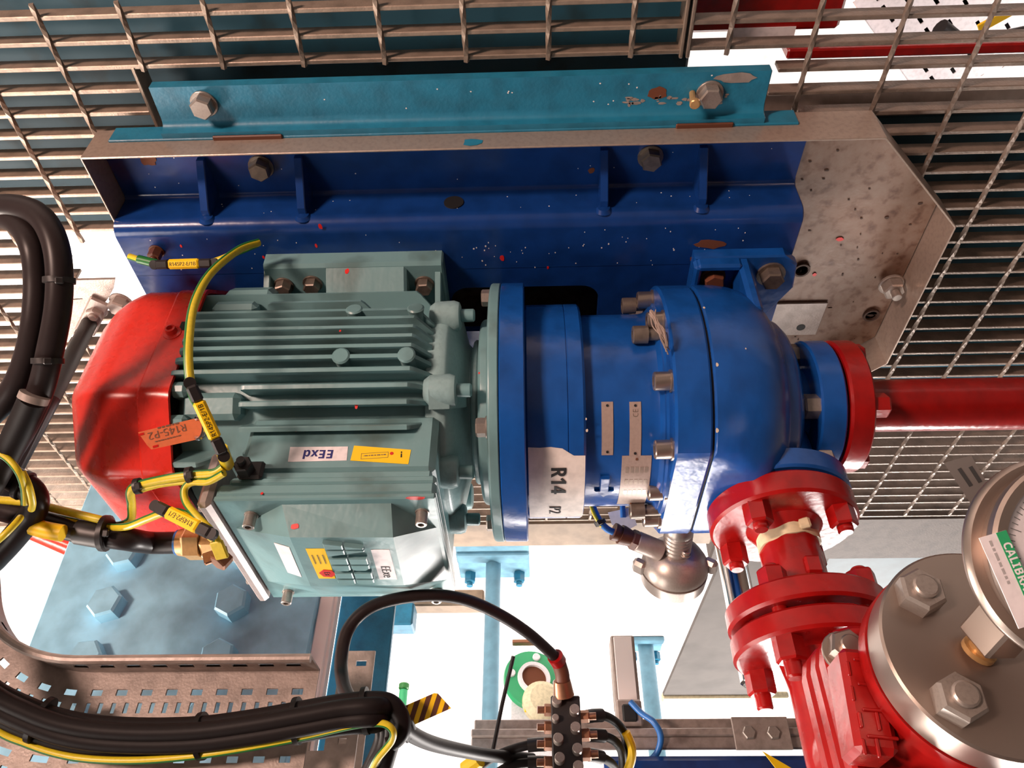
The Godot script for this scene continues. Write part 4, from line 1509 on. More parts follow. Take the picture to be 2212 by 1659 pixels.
func valve() -> void:
	# red body above the spool, with a branch that points at the viewer
	var o := thing("check_valve", "red valve body with cast ribs between the spool and the steel blank flange", "valve", "", Vector3(-0.262, 0.486, -0.725))
	var X := -0.262
	var Z := -0.725
	var b := MB.new()
	vflange(o, 0.486, 0.508, M.red)
	for k in 4:
		var a := deg_to_rad(50.0 + 90.0 * k)
		b = MB.new()
		var x := Transform3D(Basis(Vector3.UP, 0.5 + k), Vector3(X + cos(a) * 0.0605, 0.508, Z + sin(a) * 0.0605))
		b.hex(x, 0.024, -0.001, 0.021)
		b.lathe(x, [Vector2(0.01, 0.0078), Vector2(0.033, 0.0078), Vector2(0.035, 0.0064)], 16)
		obj("nut", b, M.red, o)
		b = MB.new()
		b.cyl(tl(X + cos(a) * 0.0605, 0, Z + sin(a) * 0.0605), 0.0072, 0.478, 0.487, 12)
		obj("stud", b, M.red, o)
	b = MB.new()
	b.lathe(tl(X, 0, Z), [Vector2(0.506, 0.036), Vector2(0.522, 0.033), Vector2(0.535, 0.031), Vector2(0.80, 0.031)], 40)
	obj("riser", b, M.red, o)
	var bx := -0.285
	var by := 0.600
	b = MB.new()
	b.cyl(fr(Vector3(bx, by, Z), Vector3(0, 0, 1)), 0.052, 0.0, 0.20, 40)
	b.lathe(tl(bx, by, -0.66), [Vector2(-0.07, 0.02), Vector2(-0.05, 0.046), Vector2(0, 0.06), Vector2(0.05, 0.05), Vector2(0.12, 0.04)], 32)
	obj("branch", b, M.red, o)
	# pair of square bonnet plates with rounded corners and their nuts
	for q in [[-0.642, 0.073], [-0.620, 0.072], [-0.600, 0.071]]:
		var poly := PackedVector2Array()
		var h: float = q[1]
		for c in 4:
			for k in 4:
				var a := deg_to_rad(90.0 * c + 30.0 * k)
				var cc := Vector2([1, -1, -1, 1][c], [1, 1, -1, -1][c]) * (h - 0.026)
				poly.append(cc + Vector2(cos(a), sin(a)) * 0.026)
		b = MB.new()
		b.prism(tl(bx - 0.003, by + 0.006, q[0]), poly, 0.0165, 0.003)
		obj("bonnet_plate", b, M.red, o)
	for p in [[0.053, -0.043], [0.053, 0.056], [-0.048, -0.040], [-0.048, 0.052]]:
		hexbolt(o, Vector3(bx + p[0], by + p[1], -0.5838), Vector3(0, 0, 1), 0.024, M.steel, 0.013, 0.004, true, "nut", 0.2)
	# rib with raised foundry marks
	b = MB.new()
	var rf := fxy(Vector3(bx + 0.061, by + 0.004, -0.560), Vector3(0.10, 1, 0), Vector3(-1, 0.1, 0))
	b.box(rf, Vector3(0.070, 0.028, 0.036), 0.004)
	var rib := obj("rib", b, M.red, o)
	var g := RandomNumberGenerator.new()
	g.seed = 4
	b = MB.new()
	for k in 4:
		b.box(rf * tl(-0.026 + k * 0.017, 0.004, 0.0185), Vector3(0.0022, 0.020, 0.002), 0.0006)
		b.box(rf * tl(-0.019 + k * 0.017, g.randf_range(-0.004, 0.010), 0.0185), Vector3(0.012, 0.0025, 0.002), 0.0006)
		b.box(rf * tl(-0.019 + k * 0.017, g.randf_range(-0.012, -0.006), 0.0185), Vector3(0.010, 0.0025, 0.002), 0.0006)
	obj("foundry_mark", b, M.red, rib)
	b = MB.new()
	b.lathe(fr(Vector3(-0.294, 0.587, 0), Vector3(0, 0, 1)), [Vector2(-0.584, 0.03), Vector2(-0.584, 0.060), Vector2(-0.545, 0.062), Vector2(-0.541, 0.0700), Vector2(-0.5265, 0.0700), Vector2(-0.5255, 0.05)], 64)
	obj("branch_flange", b, M.red, o)
	# the stainless blank flange
	o = thing("blank_flange", "round brushed stainless blank flange with hex nuts, bolted on the red valve branch", "flange", "", Vector3(-0.294, 0.587, -0.525))
	b = MB.new()
	b.lathe(fr(Vector3(-0.294, 0.587, 0), Vector3(0, 0, 1)), [Vector2(-0.525, 0.03), Vector2(-0.525, 0.0688), Vector2(-0.501, 0.0688), Vector2(-0.4995, 0.0672), Vector2(-0.4995, 0.03)], 96)
	obj("disc", b, M.steel, o)
	for p in [[0.036, -0.036], [0.036, 0.034], [-0.036, -0.036], [-0.036, 0.034]]:
		hexbolt(o, Vector3(-0.294 + p[0], 0.587 + p[1], -0.4995), Vector3(0, 0, 1), 0.0265, M.zinc, 0.014, 0.004, false, "nut", 0.4)
		
func gauge() -> void:
	var o := thing("pressure_gauge", "round steel pressure gauge with a white dial and a calibration sticker, at the picture's edge", "gauge", "", Vector3(-0.300, 0.590, -0.47))
	var c0 := Vector3(-0.283, 0.590, -0.4995)
	var dir := (Vector3(-0.317, 0.557, -0.398) - c0).normalized()
	var x := fr(c0, dir, Vector3(0, 1, 0))
	var b := MB.new()
	b.cyl(x, 0.0075, 0.0, 0.014, 20)
	b.lathe(x, [Vector2(0.001, 0.0105), Vector2(0.0045, 0.0105)], 20)
	obj("connector", b, M.brass, o)
	b = MB.new()
	b.box(x * Transform3D(Basis(Vector3.UP, 0.15), Vector3(0, 0.050, 0)), Vector3(0.026, 0.080, 0.026), 0.002)
	obj("square_shank", b, M.steel, o)
	x = fr(c0 + dir * 0.086, Vector3(0.0, 0.42, 0.9), Vector3(0, 1, 0))
	dir = x.basis.y
	c0 = x.origin - dir * 0.086
	x.origin = c0
	b = MB.new()
	b.lathe(x, [Vector2(0.088, 0.0233), Vector2(0.088, 0.0576), Vector2(0.091, 0.0599), Vector2(0.094, 0.0599), Vector2(0.097, 0.0576), Vector2(0.097, 0.0518), Vector2(0.106, 0.0518), Vector2(0.106, 0.0541), Vector2(0.109, 0.0553), Vector2(0.114, 0.0553), Vector2(0.116, 0.0535), Vector2(0.116, 0.0483), Vector2(0.109, 0.0477), Vector2(0.109, 0.0116)], 80)
	obj("case", b, M.steel, o, 40.0)
	b = MB.new()
	b.cyl(x, 0.0472, 0.1085, 0.1105, 64)
	var d := obj("dial", b, M.dial, o)
	var face := Transform3D(Basis(x.basis.z, x.basis.x, x.basis.y), c0 + dir * 0.1106)
	b = MB.new()
	for k in 61:
		var a := deg_to_rad(-225.0 + 270.0 * k / 60)
		var l := 0.006 if k % 5 == 0 else 0.0035
		b.box(face * Transform3D(Basis(Vector3(cos(a), sin(a), 0), Vector3(-sin(a), cos(a), 0), Vector3(0, 0, 1)), Vector3(cos(a), sin(a), 0) * (0.0442 - l / 2)), Vector3(l, 0.0005, 0.0002))
	obj("scale_mark", b, M.ink, d, 0.0)
	b = MB.new()
	b.box(face * Transform3D(Basis(Vector3(0, 0, 1), 2.5), Vector3(0.010, -0.008, 0.002)), Vector3(0.042, 0.0012, 0.0006))
	b.cyl(x, 0.004, 0.1105, 0.1135, 20, 0.0005)
	obj("needle", b, M.ink, o)
	b = MB.new()
	b.cyl(x, 0.0484, 0.1140, 0.1148, 64)
	obj("lens", b, M.glass, o)
	# sticker across the rim of the lens
	var sp := on_plane(2186, 1250, c0 + dir * 0.1168, dir)
	var sx := (on_plane(2218, 1322, c0 + dir * 0.1168, dir) - sp).normalized()
	var f := fxy(sp, sx, dir.cross(sx))
	b = MB.new()
	b.box(f, Vector3(0.050, 0.016, 0.0006), 0.0001)
	var s := obj("sticker", b, M.white, o, 0.0, "white and green calibration sticker")
	b = MB.new()
	b.box(f * tl(0, 0.0050, 0.0004), Vector3(0.050, 0.0060, 0.0003))
	obj("green_band", b, M.chipgreen, s, 0.0)
	text("CALIBRATED", f * tl(0, 0.0050, 0.0007), 0.0046, M.white, s, 0.0002, 700)
	fine_print(f * tl(-0.010, -0.0030, 0.0004), 0.024, 0.0014, M.faint_grey, s)

# green-and-yellow earth conductor along a path of (pixel, pixel, distance)
func earth(called: String, label: String, list: Array, r := 0.0036, group := "") -> Node3D:
	var p := px_path(list, 10)
	var o := thing(called, label, "cable", group if group else "yellow-green earth cables round the motor", p[0])
	var b := MB.new()
	b.tube(p, r, 14)
	obj("yellow_sheath", b, M.yellow, o)
	# the green stripe sits slightly proud along one side
	var q := PackedVector3Array()
	for i in p.size():
		var d := (p[mini(i + 1, p.size() - 1)] - p[maxi(i - 1, 0)]).normalized()
		var s := d.cross((EYE - p[i]).normalized()).normalized()
		var w := (EYE - p[i]).normalized()
		w = (w - d * w.dot(d)).normalized()
		q.append(p[i] + (s * cos(0.55) + w * sin(0.55)) * r * 0.60)
	b = MB.new()
	b.tube(q, r * 0.50, 10)
	obj("green_stripe", b, M.green, o)
	return o

# yellow printed marker carrier with black end clips, from a to b (text reads from a to b)
func marker(o: Node3D, a: Vector3, c: Vector3, s: String, w := 0.011) -> void:
	var x := (c - a).normalized()
	var mid := (a + c) / 2.0
	var z := (EYE - mid).normalized()
	z = (z - x * z.dot(x)).normalized()
	var f := Transform3D(Basis(x, z.cross(x), z), mid)
	var len := (c - a).length()
	var b := MB.new()
	b.box(f, Vector3(len, w, 0.007), 0.0022)
	var m := obj("marker_sleeve", b, M.tagyellow, o, 30.0, "yellow marker sleeve with black print")
	text(s, f * tl(0, 0, 0.0036), minf(w * 0.45, len * 0.105), M.ink, m, 0.0003)
	for e in [-1.0, 1.0]:
		b = MB.new()
		var g := f * tl(e * (len / 2 + 0.007), 0, 0)
		b.box(g, Vector3(0.016, w * 0.92, 0.0075), 0.002)
		b.lathe(Transform3D(Basis(g.basis.x, g.basis.z, -g.basis.y), g.origin + x * e * 0.010), [Vector2(-0.002, 0.0022), Vector2(-0.002, 0.0052), Vector2(0.002, 0.0052), Vector2(0.002, 0.0022)], 16)
		obj("end_clip", b, M.plastic, o)

func zip(o: Node3D, p: Vector3, dir: Vector3, r: float, m: Material = null) -> void:
	var b := MB.new()
	var x := fr(p, dir)
	b.lathe(x, [Vector2(-0.0025, r), Vector2(-0.0025, r + 0.0014), Vector2(0.0025, r + 0.0014), Vector2(0.0025, r)], 20)
	var to := (EYE - p).normalized()
	b.box(fxy(p + to * (r + 0.001), dir, to.cross(dir)), Vector3(0.006, 0.007, 0.004), 0.001)
	obj("cable_tie", b, m if m else M.plastic, o)

func earth_cables() -> void:
	var o := earth("earth_cable", "yellow-green earth cable arching over the motor fins down to the terminal box lug", [[558, 524, 0.845], [515, 540, 0.82], [455, 590, 0.765], [420, 655, 0.722], [408, 730, 0.695], [408, 800, 0.683], [418, 855, 0.68], [445, 905, 0.682], [468, 955, 0.69], [484, 985, 0.70], [494, 1008, 0.715]], 0.0042)
	marker(o, at(466, 948, 0.676), at(428, 866, 0.668), "R145P2-E/1B")
	var b := MB.new()
	b.tube(px_path([[478, 968, 0.688], [492, 1005, 0.705]], 4), 0.0058, 12)
	obj("lug_sleeve", b, M.yellow, o)
	b = MB.new()
	b.box(fxy(Vector3(0.268, 0.372, -0.600), Vector3(1, 0, 0), Vector3.UP), Vector3(0.024, 0.020, 0.006), 0.003)
	b.hex(fr(Vector3(0.272, 0.374, -0.597), Vector3(0, 0, 1)), 0.016, 0, 0.012)
	b.cyl(fr(Vector3(0.272, 0.374, -0.597), Vector3(0, 0, 1)), 0.004, 0, 0.018, 12)
	obj("terminal_lug", b, M.plastic, o)
	o = earth("earth_cable", "yellow-green earth cable bolted to the left corner of the blue base", [[280, 554, 0.868], [310, 563, 0.862], [350, 570, 0.858], [405, 571, 0.852], [458, 566, 0.848], [510, 546, 0.846], [556, 527, 0.850]], 0.0036)
	marker(o, at(364, 571, 0.848), at(432, 569, 0.842), "R145P2-E/1B")
	b = MB.new()
	b.tube(px_path([[300, 560, 0.862], [340, 570, 0.858]], 5), 0.0050, 12)
	obj("crimp_sleeve", b, M.green, o)
	o = earth("earth_cable", "short thick yellow earth cable pair lying from the box lug across the red cowl", [[482, 1010, 0.70], [462, 1022, 0.70], [420, 1026, 0.705], [360, 1034, 0.71], [300, 1048, 0.72], [282, 1062, 0.73], [284, 1090, 0.76], [283, 1120, 0.79], [262, 1134, 0.80], [225, 1138, 0.80]], 0.0042)
	b = MB.new()
	b.tube(px_path([[470, 1030, 0.705], [410, 1038, 0.71], [350, 1045, 0.715], [308, 1056, 0.72]], 8), 0.0034, 12)
	obj("second_core", b, M.yellow, o)
	for q in [[410, 1026, 0.705], [298, 1050, 0.72]]:
		zip(o, at(q[0], q[1], q[2]), at(q[0] - 20, q[1] + 4, q[2]) - at(q[0], q[1], q[2]), 0.0062)
	o = earth("earth_cable", "yellow-green earth cable looping from the box lug to the brass gland tag", [[484, 1022, 0.695], [450, 1040, 0.70], [415, 1042, 0.705], [398, 1058, 0.705], [402, 1085, 0.70], [425, 1115, 0.69], [450, 1140, 0.685], [468, 1165, 0.685], [478, 1190, 0.70]], 0.0034)
	b = MB.new()
	b.box(fxy(at(474, 1188, 0.685), at(480, 1205, 0.69) - at(466, 1170, 0.685), Vector3(1, 0, 0)), Vector3(0.018, 0.012, 0.004), 0.001)
	obj("crimp_sleeve", b, M.yellow, o)
	b = MB.new()
	b.hex(fr(at(478, 1208, 0.70), Vector3(0.4, 0.8, 0.1)), 0.016, -0.006, 0.006)
	b.box(fr(at(466, 1200, 0.705), Vector3(0.8, 0.4, 0.1)), Vector3(0.012, 0.022, 0.004), 0.001)
	obj("terminal_lug", b, M.copper, o)
	o = earth("earth_cable", "yellow-green earth cable tied along the black motor cable, with a curved marker by the gland", [[462, 1165, 0.685], [440, 1145, 0.685], [400, 1112, 0.70], [360, 1106, 0.715], [320, 1120, 0.74], [270, 1138, 0.77], [210, 1136, 0.785], [120, 1118, 0.79], [40, 1098, 0.80], [-30, 1082, 0.80], [-200, 1036, 0.82], [-450, 996, 0.87]], 0.0038)
	marker(o, at(430, 1140, 0.682), at(362, 1106, 0.70), "R145P2-E/1", 0.012)
	b = MB.new()
	b.tube(px_path([[230, 1126, 0.78], [140, 1104, 0.785], [60, 1086, 0.79], [-30, 1078, 0.80]], 8), 0.0042, 12)
	obj("second_core", b, M.yellow, o)
	o = earth("earth_cable", "yellow earth cable looped round the black conduit at the picture's left edge", [[-20, 970, 0.70], [15, 990, 0.70], [40, 1020, 0.70], [52, 1055, 0.71], [54, 1088, 0.72]], 0.0032)
	b = MB.new()
	b.tube(px_path([[48, 1020, 0.71], [62, 1050, 0.71], [70, 1085, 0.72], [68, 1100, 0.73]], 8), 0.0032, 12)
	obj("second_core", b, M.yellow, o)
	b = MB.new()
	b.tube(px_path([[-20, 1180, 0.72], [10, 1155, 0.72], [36, 1128, 0.73], [44, 1118, 0.74]], 8), 0.0032, 12)
	obj("lower_loop", b, M.yellow, o)

func power_cable() -> void:
	var o := thing("motor_cable", "black armoured motor cable with a brass gland entering the terminal box plate", "cable", "", at(360, 1165, 0.77))
	var gy := 0.380
	var gz := -0.722
	var x := Transform3D(Basis(Vector3(0, 0, 1), Vector3(1, 0, 0), Vector3(0, 1, 0)), Vector3(0, gy, gz))
	var b := MB.new()
	b.hex(x, 0.034, 0.3125, 0.327)
	b.cyl(x, 0.0165, 0.326, 0.331, 30)
	b.hex(x * Transform3D(Basis(Vector3.UP, 0.4), Vector3.ZERO), 0.033, 0.330, 0.352)
	b.hex(x * Transform3D(Basis(Vector3.UP, 0.8), Vector3.ZERO), 0.0335, 0.353, 0.372)
	b.lathe(x, [Vector2(0.371, 0.0155), Vector2(0.379, 0.0140), Vector2(0.379, 0.010)], 30)
	obj("brass_gland", b, M.brass, o, 20.0, "brass cable gland")
	b = MB.new()
	b.cyl(x, 0.0135, 0.378, 0.3815, 24)
	obj("seal_ring", b, M.blue_wire, o)
	var p := [Vector3(0.374, gy, gz), Vector3(0.41, gy, gz)]
	for q in [[270, 1164, 0.785], [190, 1152, 0.79], [110, 1132, 0.79], [30, 1108, 0.80], [-40, 1090, 0.81], [-200, 1050, 0.83], [-460, 1010, 0.88]]:
		p.append(at(q[0], q[1], q[2]))
	b = MB.new()
	var pp := smooth(p, 10)
	b.tube(pp, 0.0118, 20)
	obj("sheath", b, M.hose, o)
	b = MB.new()
	b.tube(px_path([[240, 1160, 0.784], [170, 1148, 0.786]], 5), 0.0132, 20)
	obj("sleeve", b, M.plastic, o)
	b = MB.new()
	b.tube(px_path([[136, 1152, 0.765], [90, 1143, 0.765], [42, 1128, 0.77]], 5), 0.0085, 12)
	obj("marker_sleeve", b, M.tagyellow, o, 32.0, "yellow marker sleeve")
	zip(o, at(228, 1152, 0.782), Vector3(1, 0, 0.1), 0.017)
	# orange tag with a ring
	o = thing("identification_tag", "orange tag printed R145-P2 hanging over the red cowl by a ring", "tag", "", at(370, 940, 0.69))
	var pts := []
	for q in [[298, 934], [420, 906], [442, 930], [436, 948], [330, 970]]:
		pts.append(at(q[0], q[1], 0.715))
	pts = []
	var c := at(370, 938, 0.700)
	var n := (EYE - c).normalized()
	for q in [[298, 934], [425, 903], [444, 925], [432, 948], [327, 971], [318, 962]]:
		pts.append(on_plane(q[0], q[1], c, n))
	b = MB.new()
	var s := sheet_on(b, pts, n, 0.0012)
	obj("tag", b, M.orange, o, 0.0)
	var rx: Vector3 = (pts[0] - pts[1]).normalized()
	var f := fxy(c + n * 0.0014, -rx * -1.0, n.cross(rx))
	f = fxy(on_plane(362, 935, c, n) + n * 0.0014, rx, n.cross(rx))
	text("R145-P2", f * tl(0, -0.001, 0), 0.0065, M.faint, o, 0.0002)
	fine_print(f * tl(-0.002, -0.0064, 0), 0.018, 0.0014, M.faint, o)
	fine_print(f * tl(0.001, 0.0050, 0), 0.022, 0.0009, M.faint, o)
	b = MB.new()
	for q in [[305, 938], [336, 964]]:
		b.box(fxy(on_plane(q[0], q[1], c, n) + n * 0.0013, rx, n.cross(rx)), Vector3(0.0045, 0.002, 0.0004))
	obj("eyelet", b, M.redink, o, 0.0)
	b = MB.new()
	var lp := []
	for k in 13:
		var a := lerpf(-1.9, 1.9, k / 12.0)
		lp.append(on_plane(428 + cos(a) * 12.0, 925 + sin(a) * 22.0, c, n) + n * (0.002 + 0.006 * cos(a)))
	b.tube(smooth(lp, 3), 0.0022, 8)
	obj("ring", b, M.chrome, o)

func hoses() -> void:
	var defs := [
		["outer thick black hose bending down at the left edge, nearest the motor", [[-420, 560, 0.80], [-180, 480, 0.75], [-30, 452, 0.72], [30, 446, 0.71], [80, 462, 0.70], [112, 505, 0.69], [127, 570, 0.685], [126, 660, 0.685], [108, 760, 0.69], [85, 850, 0.70], [48, 930, 0.71], [10, 990, 0.72], [-30, 1040, 0.73], [-140, 1160, 0.76], [-380, 1330, 0.82]], 0.0112],
		["inner thick black hose bending down at the left edge, beside the picture border", [[-420, 600, 0.81], [-180, 505, 0.76], [-30, 472, 0.73], [12, 470, 0.72], [48, 492, 0.71], [72, 540, 0.70], [80, 610, 0.70], [74, 700, 0.70], [54, 785, 0.705], [22, 850, 0.71], [-30, 905, 0.72], [-160, 1030, 0.76], [-400, 1200, 0.82]], 0.0112],
	]
	for q in defs:
		var p := px_path(q[1], 12)
		var o := thing("hose", q[0], "hose", "thick black hoses at the left edge", p[0])
		var b := MB.new()
		b.tube(p, q[2], 22)
		obj("sheath", b, M.hose, o)
		if q[2] > 0.011 and q == defs[0]:
			for z in [[128, 606, 0.685], [103, 780, 0.69]]:
				zip(o, at(z[0], z[1], z[2]), at(z[0], z[1] + 20, z[2]) - at(z[0], z[1], z[2]), 0.0118)
	var o := thing("conduit", "shiny dark conduit with a pale end collar below the two black hoses", "conduit", "", at(60, 890, 0.70))
	var b := MB.new()
	b.tube(px_path([[72, 862, 0.69], [48, 915, 0.70], [18, 975, 0.71], [-30, 1060, 0.72], [-140, 1240, 0.75], [-340, 1480, 0.80]], 8), 0.0122, 20)
	obj("tube", b, M.rubber, o)
	b = MB.new()
	b.tube(px_path([[76, 852, 0.69], [70, 866, 0.69]], 3), 0.0128, 20)
	obj("collar", b, M.galv, o)
	o = thing("conduit", "dark bent conduit fitting at the left edge where the earth cables are tied", "conduit", "", at(50, 1080, 0.76))
	b = MB.new()
	b.tube(px_path([[-30, 1010, 0.75], [20, 1030, 0.75], [62, 1055, 0.75], [76, 1080, 0.755], [70, 1110, 0.765], [40, 1150, 0.77], [0, 1195, 0.78], [-40, 1230, 0.79], [-200, 1340, 0.81], [-420, 1440, 0.84]], 8), 0.0125, 18)
	obj("tube", b, M.hose, o)
	zip(o, at(50, 1048, 0.748), at(80, 1060, 0.75) - at(40, 1040, 0.75), 0.0135)
	# galvanised bracket beside the base, with the dark strut
	o = thing("strut_bracket", "galvanised angle bracket with two nuts beside the left end of the blue base", "bracket", "", aty(160, 650, 0.015))
	b = MB.new()
	var pl := []
	for q in [[60, 604], [250, 599], [246, 622], [236, 640], [205, 680], [180, 640], [60, 646]]:
		pl.append(aty(q[0], q[1], 0.018))
	sheet_on(b, pl, Vector3.UP, 0.004)
	obj("flat_leg", b, M.galv, o, 0.0)
	b = MB.new()
	pl = []
	for q in [[95, 648], [205, 640], [150, 735], [100, 735]]:
		pl.append(aty(q[0], q[1], 0.010))
	sheet_on(b, pl, Vector3.UP, 0.004)
	obj("gusset", b, M.galv, o, 0.0)
	hexbolt(o, aty(212, 668, 0.022), Vector3(0.1, 1, 0), 0.020, M.galv, 0.012, 0.004, true, "nut")
	hexbolt(o, aty(263, 652, 0.020), Vector3(0.1, 1, 0), 0.024, M.galv, 0.014, 0.0, true, "nut", 0.3)
	o = thing("strut", "dark tubular strut with a flattened bolted end, running down left from the bracket", "strut", "", aty(200, 690, 0.03))
	b = MB.new()
	b.tube(PackedVector3Array([aty(192, 700, 0.035), at(110, 860, 0.90), at(0, 1070, 0.92)]), 0.0105, 18)
	obj("tube", b, M.plastic, o)
	b = MB.new()
	var e0 := aty(214, 655, 0.026)
	var e1 := aty(186, 712, 0.032)
	b.box(fxy((e0 + e1) / 2, e1 - e0, Vector3(0.8, 0, 0.6)), Vector3((e1 - e0).length() + 0.012, 0.026, 0.006), 0.002)
	obj("flattened_end", b, M.galv, o)

func sensor() -> void:
	var c := at(1458, 1212, 0.95)
	var o := thing("level_sensor", "round grey metal sensor head with a knurled stem behind the blue seal cover", "sensor", "", c)
	var dir := Vector3(0.0, -0.25, 0.95).normalized()
	var x := fr(c, dir)
	var b := MB.new()
	b.lathe(x, [Vector2(-0.030, 0.01), Vector2(-0.030, 0.040), Vector2(-0.014, 0.0415), Vector2(-0.012, 0.0415), Vector2(-0.012, 0.0395), Vector2(-0.009, 0.0395), Vector2(-0.009, 0.041), Vector2(0.000, 0.040), Vector2(0.010, 0.034), Vector2(0.017, 0.024), Vector2(0.020, 0.017)], 48)
	for s in [-1.0, 1.0]:
		b.box(Transform3D(x.basis, c + Vector3(s * 0.043, 0.004, -0.005)), Vector3(0.018, 0.020, 0.014), 0.004)
	obj("housing", b, M.zinc, o)
	b = MB.new()
	var prof := [Vector2(0.015, 0.0165)]
	for k in 6:
		prof.append(Vector2(0.020 + k * 0.006, 0.0165))
		prof.append(Vector2(0.0235 + k * 0.006, 0.0175))
	prof.append(Vector2(0.058, 0.0165))
	prof.append(Vector2(0.070, 0.012))
	b.lathe(x, prof, 30)
	obj("knurled_stem", b, M.zinc, o)
	capscrew(o, at(1481, 1197, 0.92), dir, 0.005, 0.006, M.steel)
	var d2 := (at(1320, 1148, 0.93) - at(1410, 1185, 0.935)).normalized()
	x = fr(at(1410, 1183, 0.935), d2)
	b = MB.new()
	b.cyl(x, 0.0125, -0.012, 0.022, 24, 0.001)
	obj("collar", b, M.galv, o)
	b = MB.new()
	b.hex(x, 0.022, 0.022, 0.030)
	b.lathe(x, [Vector2(0.030, 0.0100), Vector2(0.040, 0.0120), Vector2(0.044, 0.0120), Vector2(0.044, 0.0095), Vector2(0.050, 0.0110), Vector2(0.053, 0.0110), Vector2(0.053, 0.005)], 20)
	obj("gland", b, M.brownplastic, o)
	o = thing("sensor_cable", "blue sensor cable with a yellow-green core coming round under the lantern", "cable", "", at(1325, 1150, 0.93))
	b = MB.new()
	b.tube(px_path([[1326, 1150, 0.93], [1312, 1143, 0.93], [1297, 1128, 0.93], [1286, 1108, 0.94], [1278, 1085, 0.95], [1276, 1050, 0.97]], 8), 0.0042, 12)
	obj("blue_sheath", b, M.blue_wire, o)
	b = MB.new()
	b.tube(px_path([[1300, 1138, 0.928], [1287, 1118, 0.93], [1276, 1090, 0.945], [1270, 1050, 0.97]], 8), 0.0022, 10)
	obj("yellow_core", b, M.yellow, o)
	zip(o, at(1296, 1128, 0.93), at(1300, 1134, 0.93) - at(1290, 1116, 0.93), 0.0058)
	# white plastic tag with its blue strap
	o = thing("white_tag", "blank white plastic tag on a blue strap below the lantern name plates", "tag", "", at(1345, 1118, 0.98))
	b = MB.new()
	var cc := at(1345, 1118, 0.98)
	var n := (EYE - cc).normalized()
	var pts := []
	for q in [[1313, 1107], [1363, 1096], [1376, 1134], [1362, 1142], [1322, 1134]]:
		pts.append(on_plane(q[0], q[1], cc, n))
	sheet_on(b, pts, n, 0.002)
	obj("tag", b, M.white, o, 0.0)
	b = MB.new()
	b.tube(px_path([[1346, 1118, 0.976], [1345, 1095, 0.98], [1344, 1070, 0.99]], 5), 0.0035, 10)
	obj("strap", b, M.blue_wire, o)

func bolted_plate() -> void:
	var o := thing("splice_plate", "large light-blue steel plate with big painted hex bolts at lower left", "plate", "", Vector3(0.57, 0.3, -1.15))
	var b := MB.new()
	b.prism(tl(0, 0, -1.18), PackedVector2Array([Vector2(0.800, 0.075), Vector2(0.806, -0.15), Vector2(0.368, -0.15), Vector2(0.350, 0.25), Vector2(0.362, 0.9), Vector2(0.77, 0.9)]), 0.03, 0.002)
	obj("plate", b, M.sky_paint, o, 0.0)
	var g := RandomNumberGenerator.new()
	g.seed = 2
	for r in 6:
		for c in 2:
			var p := Vector3([0.683, 0.481][c], 0.171 + 0.0875 * (r - 1), -1.1505)
			hexbolt(o, p, Vector3(0, 0, 1), 0.047, M.sky_paint, 0.028, 0, false, "bolt", g.randf() * 1.0)
	b = MB.new()
	b.box(tl(0.338, 0.45, -1.165), Vector3(0.024, 0.9, 0.012), 0.002)
	b.box(tl(0.324, 0.45, -1.172), Vector3(0.006, 0.9, 0.02), 0.001)
	tag(obj("steel_strip", b, M.lid), "bare steel strip along the right edge of the light-blue bolted plate", "strip")
	b = MB.new()
	b.box(tl(0.288, 0.42, -1.24), Vector3(0.094, 1.0, 0.014), 0.002)
	b.box(tl(0.288, 0.42, -1.30), Vector3(0.012, 1.0, 0.12), 0.002)
	tag(obj("steel_column", b, M.beam), "teal painted steel column right of the bolted plate, behind the loop of black cable", "column")

